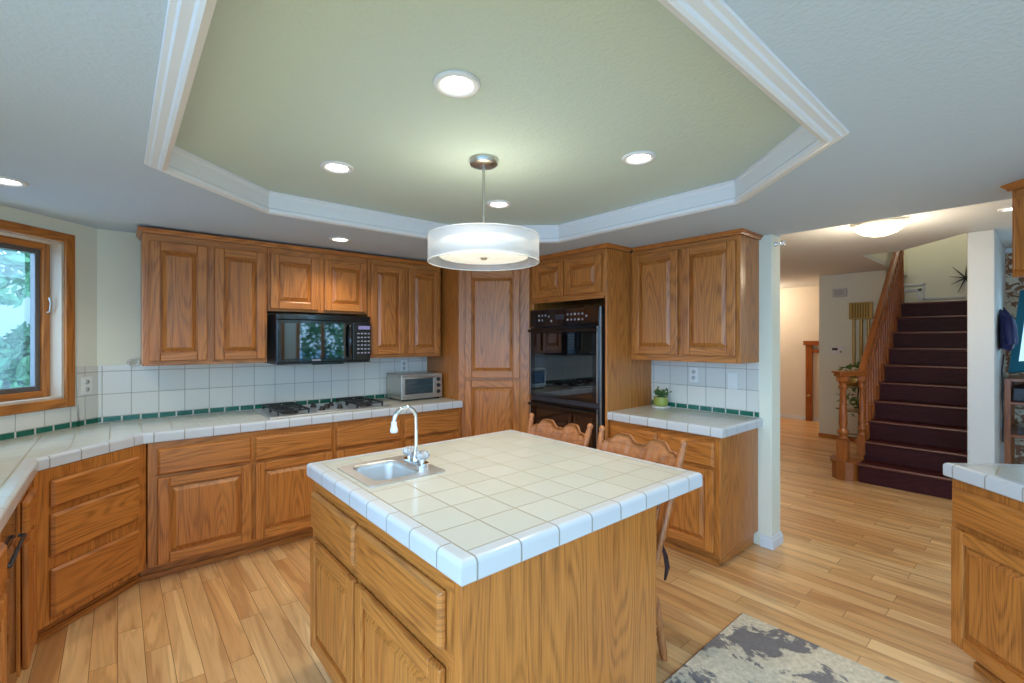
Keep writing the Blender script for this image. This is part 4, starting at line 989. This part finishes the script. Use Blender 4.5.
for k in range(9):
    a = k * 2 * pi / 9 + 0.2; L_ = 0.17 + 0.05 * (k % 2); mb.tube([(-0.01, 0, 0), (-0.02, 0.5 * L_ * cos(a), 0.5 * L_ * sin(a)), (-0.012, L_ * cos(a), L_ * sin(a))], [0.010, 0.007, 0.002], 6)
mb.build('spikes', IRON, r); MB().lathe([(0.0, -0.03), (0.022, -0.022), (0.026, -0.01), (0.022, -0.002)], (0, 0, 0), 14, 0, 'x').build('boss', IRON, r)

# ------------------------------------------------------------------ hall wall fittings (wall X = 8.16)
XH = 8.158
r = thing('door_chime', 'brass long tube door chime on the hall wall', 'chime', (XH, 1.77, 0))
mb = MB(); mb.box(-0.085, -0.135, 1.765, -0.001, 0.135, 2.005); mb.build('case', BRASS, r, bevel=0.006)
mb = MB()
for k in range(7): mb.box(-0.0875, -0.10 + k * 0.030, 1.78, -0.0852, -0.082 + k * 0.030, 1.99)
tag(mb.build('grille', plain('dull_brass', rgb(120, 100, 60), 0.4, metal=0.8), r), 'dull brass slatted grille')
for y_, zb in ((0.085, 1.13), (0.0, 0.92), (-0.085, 0.75)):
    MB().lathe([(0.020, zb), (0.020, 1.764)], (-0.042, y_, 0), 14).build('tube', BRASS, r)
r = thing('chime_box', 'small beige box near the ceiling on the hall wall', 'box', (XH, 2.03, 2.165))
MB().box(-0.05, -0.085, -0.06, -0.001, 0.085, 0.06).build('cover', GREYW, r, bevel=0.006)
mb = MB()
for k in range(4): mb.box(-0.052, -0.06, -0.035 + k * 0.02, -0.0505, 0.06, -0.027 + k * 0.02)
mb.build('louvres', plain('dark_beige', rgb(150, 146, 136), 0.6), r)  # louvre strips in a darker beige than the cover
r = thing('thermostat', 'white thermostat beside the brass chime', 'thermostat', (XH, 2.065, 1.315))
MB().box(-0.028, -0.085, -0.055, -0.001, 0.085, 0.055).build('cover', WHITE, r, bevel=0.005)
MB().box(-0.0295, -0.01, 0.0, -0.0285, 0.06, 0.035).build('display', DGREY, r)
MB().lathe([(0.014, -0.028), (0.014, -0.034), (0, -0.0345)], (0, -0.05, -0.02), 12, 0, 'x').build('dial', BRASS, r)
# oak frame in the far room
r = thing('oak_surround', 'honey oak framed surround on the far wall past the hall corner', 'surround', (9.598, 2.90, 0))
mb = MB(); mb.box(-0.06, -0.10, 0.001, -0.001, 0.0, 1.37); mb.build('post', RAILZ, r, bevel=0.004)
MB().box(-0.09, -0.58, 1.371, -0.001, 0.03, 1.45).build('top_rail', RAILY, r, bevel=0.006)
MB().box(-0.05, -0.58, 1.24, -0.001, -0.101, 1.29).build('cross_rail', RAILY, r, bevel=0.004)
MB().lathe([(0.010, -0.06), (0.010, -0.075), (0.026, -0.085), (0.028, -0.10), (0.018, -0.112), (0, -0.114)], (0, -0.06, 0.46), 16, 0, 'x').build('knob', BRASS, r)
# wrought iron stand with plant behind the newel
r = thing('plant_stand', 'black wrought iron plant stand behind the stair newel', 'stand', (7.35, 1.66, 0))
mb = MB()
for k in range(3):
    a = k * 2 * pi / 3; mb.tube([(0.18 * cos(a), 0.18 * sin(a), 0.008), (0.12 * cos(a), 0.12 * sin(a), 0.2), (0.15 * cos(a), 0.15 * sin(a), 0.45), (0.10 * cos(a), 0.10 * sin(a), 0.70), (0.14 * cos(a), 0.14 * sin(a), 0.86)], 0.008, 7)
mb.build('scroll_legs', IRON, r)
for z, R_ in ((0.22, 0.14), (0.55, 0.15), (0.86, 0.14)):
    MB().lathe([(R_ - 0.01, z - 0.008), (R_ + 0.01, z - 0.008), (R_ + 0.01, z), (R_ - 0.01, z), (R_ - 0.01, z - 0.008)], (0, 0, 0), 24).build('ring', IRON, r)
MB().lathe([(0.138, 0.552), (0.0, 0.553)], (0, 0, 0), 20).build('shelf', BRASS, r)
r = thing('trailing_plant', 'green trailing plant on the wrought iron stand', 'plant', (7.35, 1.66, 0.0))
MB().lathe([(0.07, 0.862), (0.12, 0.872), (0.13, 0.95), (0.12, 1.0), (0.11, 1.0), (0.10, 0.95), (0, 0.94)], (0, 0, 0), 20).build('pot', BRASS, r)
mb = MB()
leaf_cloud(mb, 90, lambda: (random.gauss(0, 0.09), random.gauss(0, 0.09), 0.97 + abs(random.gauss(0, 0.09))), 0.05)
leaf_cloud(mb, 60, lambda: (random.gauss(0, 0.10) - 0.05, random.gauss(0, 0.10), 0.70 + random.gauss(0, 0.12)), 0.045)
mb.build('foliage', LEAF, r)

# ------------------------------------------------------------------ nook on the right: clothes, television, shelves
r = thing('hanging_jacket', 'navy blue jacket hanging on the wall past the stairs', 'jacket', (6.25, 0.326, 0))
vs, fs = [], []; lv = [(1.74, 0.03, 0.02), (1.70, 0.10, 0.035), (1.64, 0.17, 0.045), (1.52, 0.19, 0.05), (1.44, 0.18, 0.055), (1.39, 0.15, 0.05)]; nn = 18
for z, hx, hy in lv:
    for k in range(nn): a = 2 * pi * k / nn; q_ = 1 + 0.12 * sin(5 * a + z * 9); vs.append((hx * cos(a) * q_, -hy + hy * sin(a) * 0.95, z + 0.02 * sin(3 * a)))
for i in range(len(lv) - 1):
    for k in range(nn): fs.append((i * nn + k, i * nn + (k + 1) % nn, (i + 1) * nn + (k + 1) % nn, (i + 1) * nn + k))
mb = MB(); mb.shared(vs, fs, 0, True); mb.face(vs[:nn]); mb.face(vs[-nn:]); mb.build('body', NAVY, r)
MB().tube([(0.10, -0.06, 1.67), (0.21, -0.07, 1.58), (0.24, -0.08, 1.46), (0.26, -0.085, 1.43)], [0.035, 0.04, 0.035, 0.028], 10).build('sleeve', NAVY, r)
MB().tube([(-0.10, -0.06, 1.67), (-0.19, -0.07, 1.58), (-0.20, -0.08, 1.43)], [0.035, 0.04, 0.032], 10).build('sleeve', NAVY, r)
MB().tube([(0, -0.001, 1.74), (0, -0.03, 1.74), (0, -0.035, 1.77)], 0.008, 8).build('hook', IRON, r)
# television on a tilting bracket
def basis_thing(name, label, cat, o, ex, ez):
    ex = Vector(ex).normalized(); ez = Vector(ez); ez = (ez - ex * ez.dot(ex)).normalized(); ey = ez.cross(ex)
    r = thing(name, label, cat, o); r.matrix_world = Matrix.Translation(o) @ Matrix((ex, ey, ez)).transposed().to_4x4(); return r
r = basis_thing('television', 'teal edged flat television leaning out from the nook wall', 'television', (6.55, 0.282, 1.16), (-0.60, -0.74, 0.164), (0.30, -0.066, 0.80))
MB().box(0, 0, 0, 0.80, 0.04, 0.86).build('casing', TEAL, r, bevel=0.006)
MB().box(0.085, -0.002, 0.10, 0.72, -0.0005, 0.78).build('screen', SCREEN, r)
MB().box(0.30, 0.051, 0.35, 0.55, 0.085, 0.55).build('bracket', IRON, r, bevel=0.004)
r = thing('shelf_rack', 'wooden shelf rack of black equipment at the end of the stair wall', 'shelf', (6.82, 0.10, 0))
for x, y in ((-0.35, -0.18), (0.35, -0.18), (-0.35, 0.18), (0.35, 0.18)): MB().box(x - 0.02, y - 0.02, 0.001, x + 0.02, y + 0.02, 1.10).build('post', RAILZ, r)
for z in (0.15, 0.55, 0.86, 1.08): MB().box(-0.35, -0.18, z, 0.35, 0.18, z + 0.022).build('shelf', RAILX, r)
r = thing('printer', 'black printer on the wooden shelf rack', 'printer', (6.80, 0.10, 0.8825))
MB().box(-0.24, -0.15, 0, 0.24, 0.15, 0.13).build('body', DGREY, r, bevel=0.01); MB().box(-0.32, -0.10, 0.03, -0.241, 0.10, 0.04).build('paper_tray', BLACK, r)
r = thing('console_box', 'low dark set-top box lying on the rack below the printer', 'box', (6.80, 0.08, 0.5725))
MB().box(-0.22, -0.14, 0, 0.22, 0.14, 0.07).build('case', BLACK, r, bevel=0.004); MB().box(-0.222, -0.06, 0.025, -0.2205, 0.06, 0.045).build('display', SCREEN, r)
mb = MB(); mb.tube([(6.40, 0.30, 1.34), (6.42, 0.315, 1.18), (6.36, 0.305, 1.02), (6.44, 0.312, 0.9), (6.40, 0.305, 0.75), (6.44, 0.31, 0.5)], 0.007, 6)
tag(mb.build('hanging_cable', CORD), 'black cable hanging below the teal television', 'cable')

# ------------------------------------------------------------------ garden seen through the windows
def bush(name, label, cat, x0, x1, y0, y1, z0, z1, n, size, group=None, trunk=False):
    r = thing(name, label, cat, ((x0 + x1) / 2, (y0 + y1) / 2, -0.12), 0, group)
    hx, hy = (x1 - x0) / 2, (y1 - y0) / 2; mb = MB(); mb2 = MB()
    def fn():
        while True:
            p = Vector((random.uniform(-1, 1), random.uniform(-1, 1), random.uniform(-1, 1)))
            if 0.55 < p.length < 1.0: break
        bulge = 1 + 0.15 * sin(p.x * 9) * cos(p.z * 7)
        return (p.x * hx * bulge, p.y * hy * bulge, (z0 + z1) / 2 + 0.12 + p.z * (z1 - z0) / 2 * bulge)
    leaf_cloud(mb, n, fn, size); mb.build('foliage', LEAF2, r)
    if trunk: MB().tube([(0, 0, 0.001), (0.05, 0, z0 * 0.6), (0, 0.05, (z0 + z1) / 2)], [0.14, 0.11, 0.05], 10).build('trunk', SOIL, r)
    else: MB().tube([(0, 0, 0.001), (0.02, 0, 0.3 * z1), (0, 0.02, 0.7 * z1)], [0.05, 0.04, 0.02], 8).build('stem', SOIL, r)
    return r
bush('garden_bush', 'leafy green bush below the pale garden wall outside the window', 'bush', -2.0, 0.3, 7.5, 8.5, -0.4, 1.66, 8000, 0.085, None)
bush('garden_tree', 'tree crown hanging above the pale garden wall outside the window', 'tree', -3.4, 0.7, 6.0, 7.2, 1.90, 4.4, 12000, 0.085, None, True)
struct(MB().box(-7, 9.0, -0.12, 3, 9.15, 2.6).build('wall_garden', GREYW))
for i in range(4):
    bush('garden_bush', ['tall bush seen reflected in the microwave glass', 'tall bush behind the room, seen only in reflections'][i > 0], 'bush', 0.6 + i * 1.75, 2.05 + i * 1.75, -7.6, -6.2, -0.1, 2.7, 900, 0.12, 'bushes behind the house')
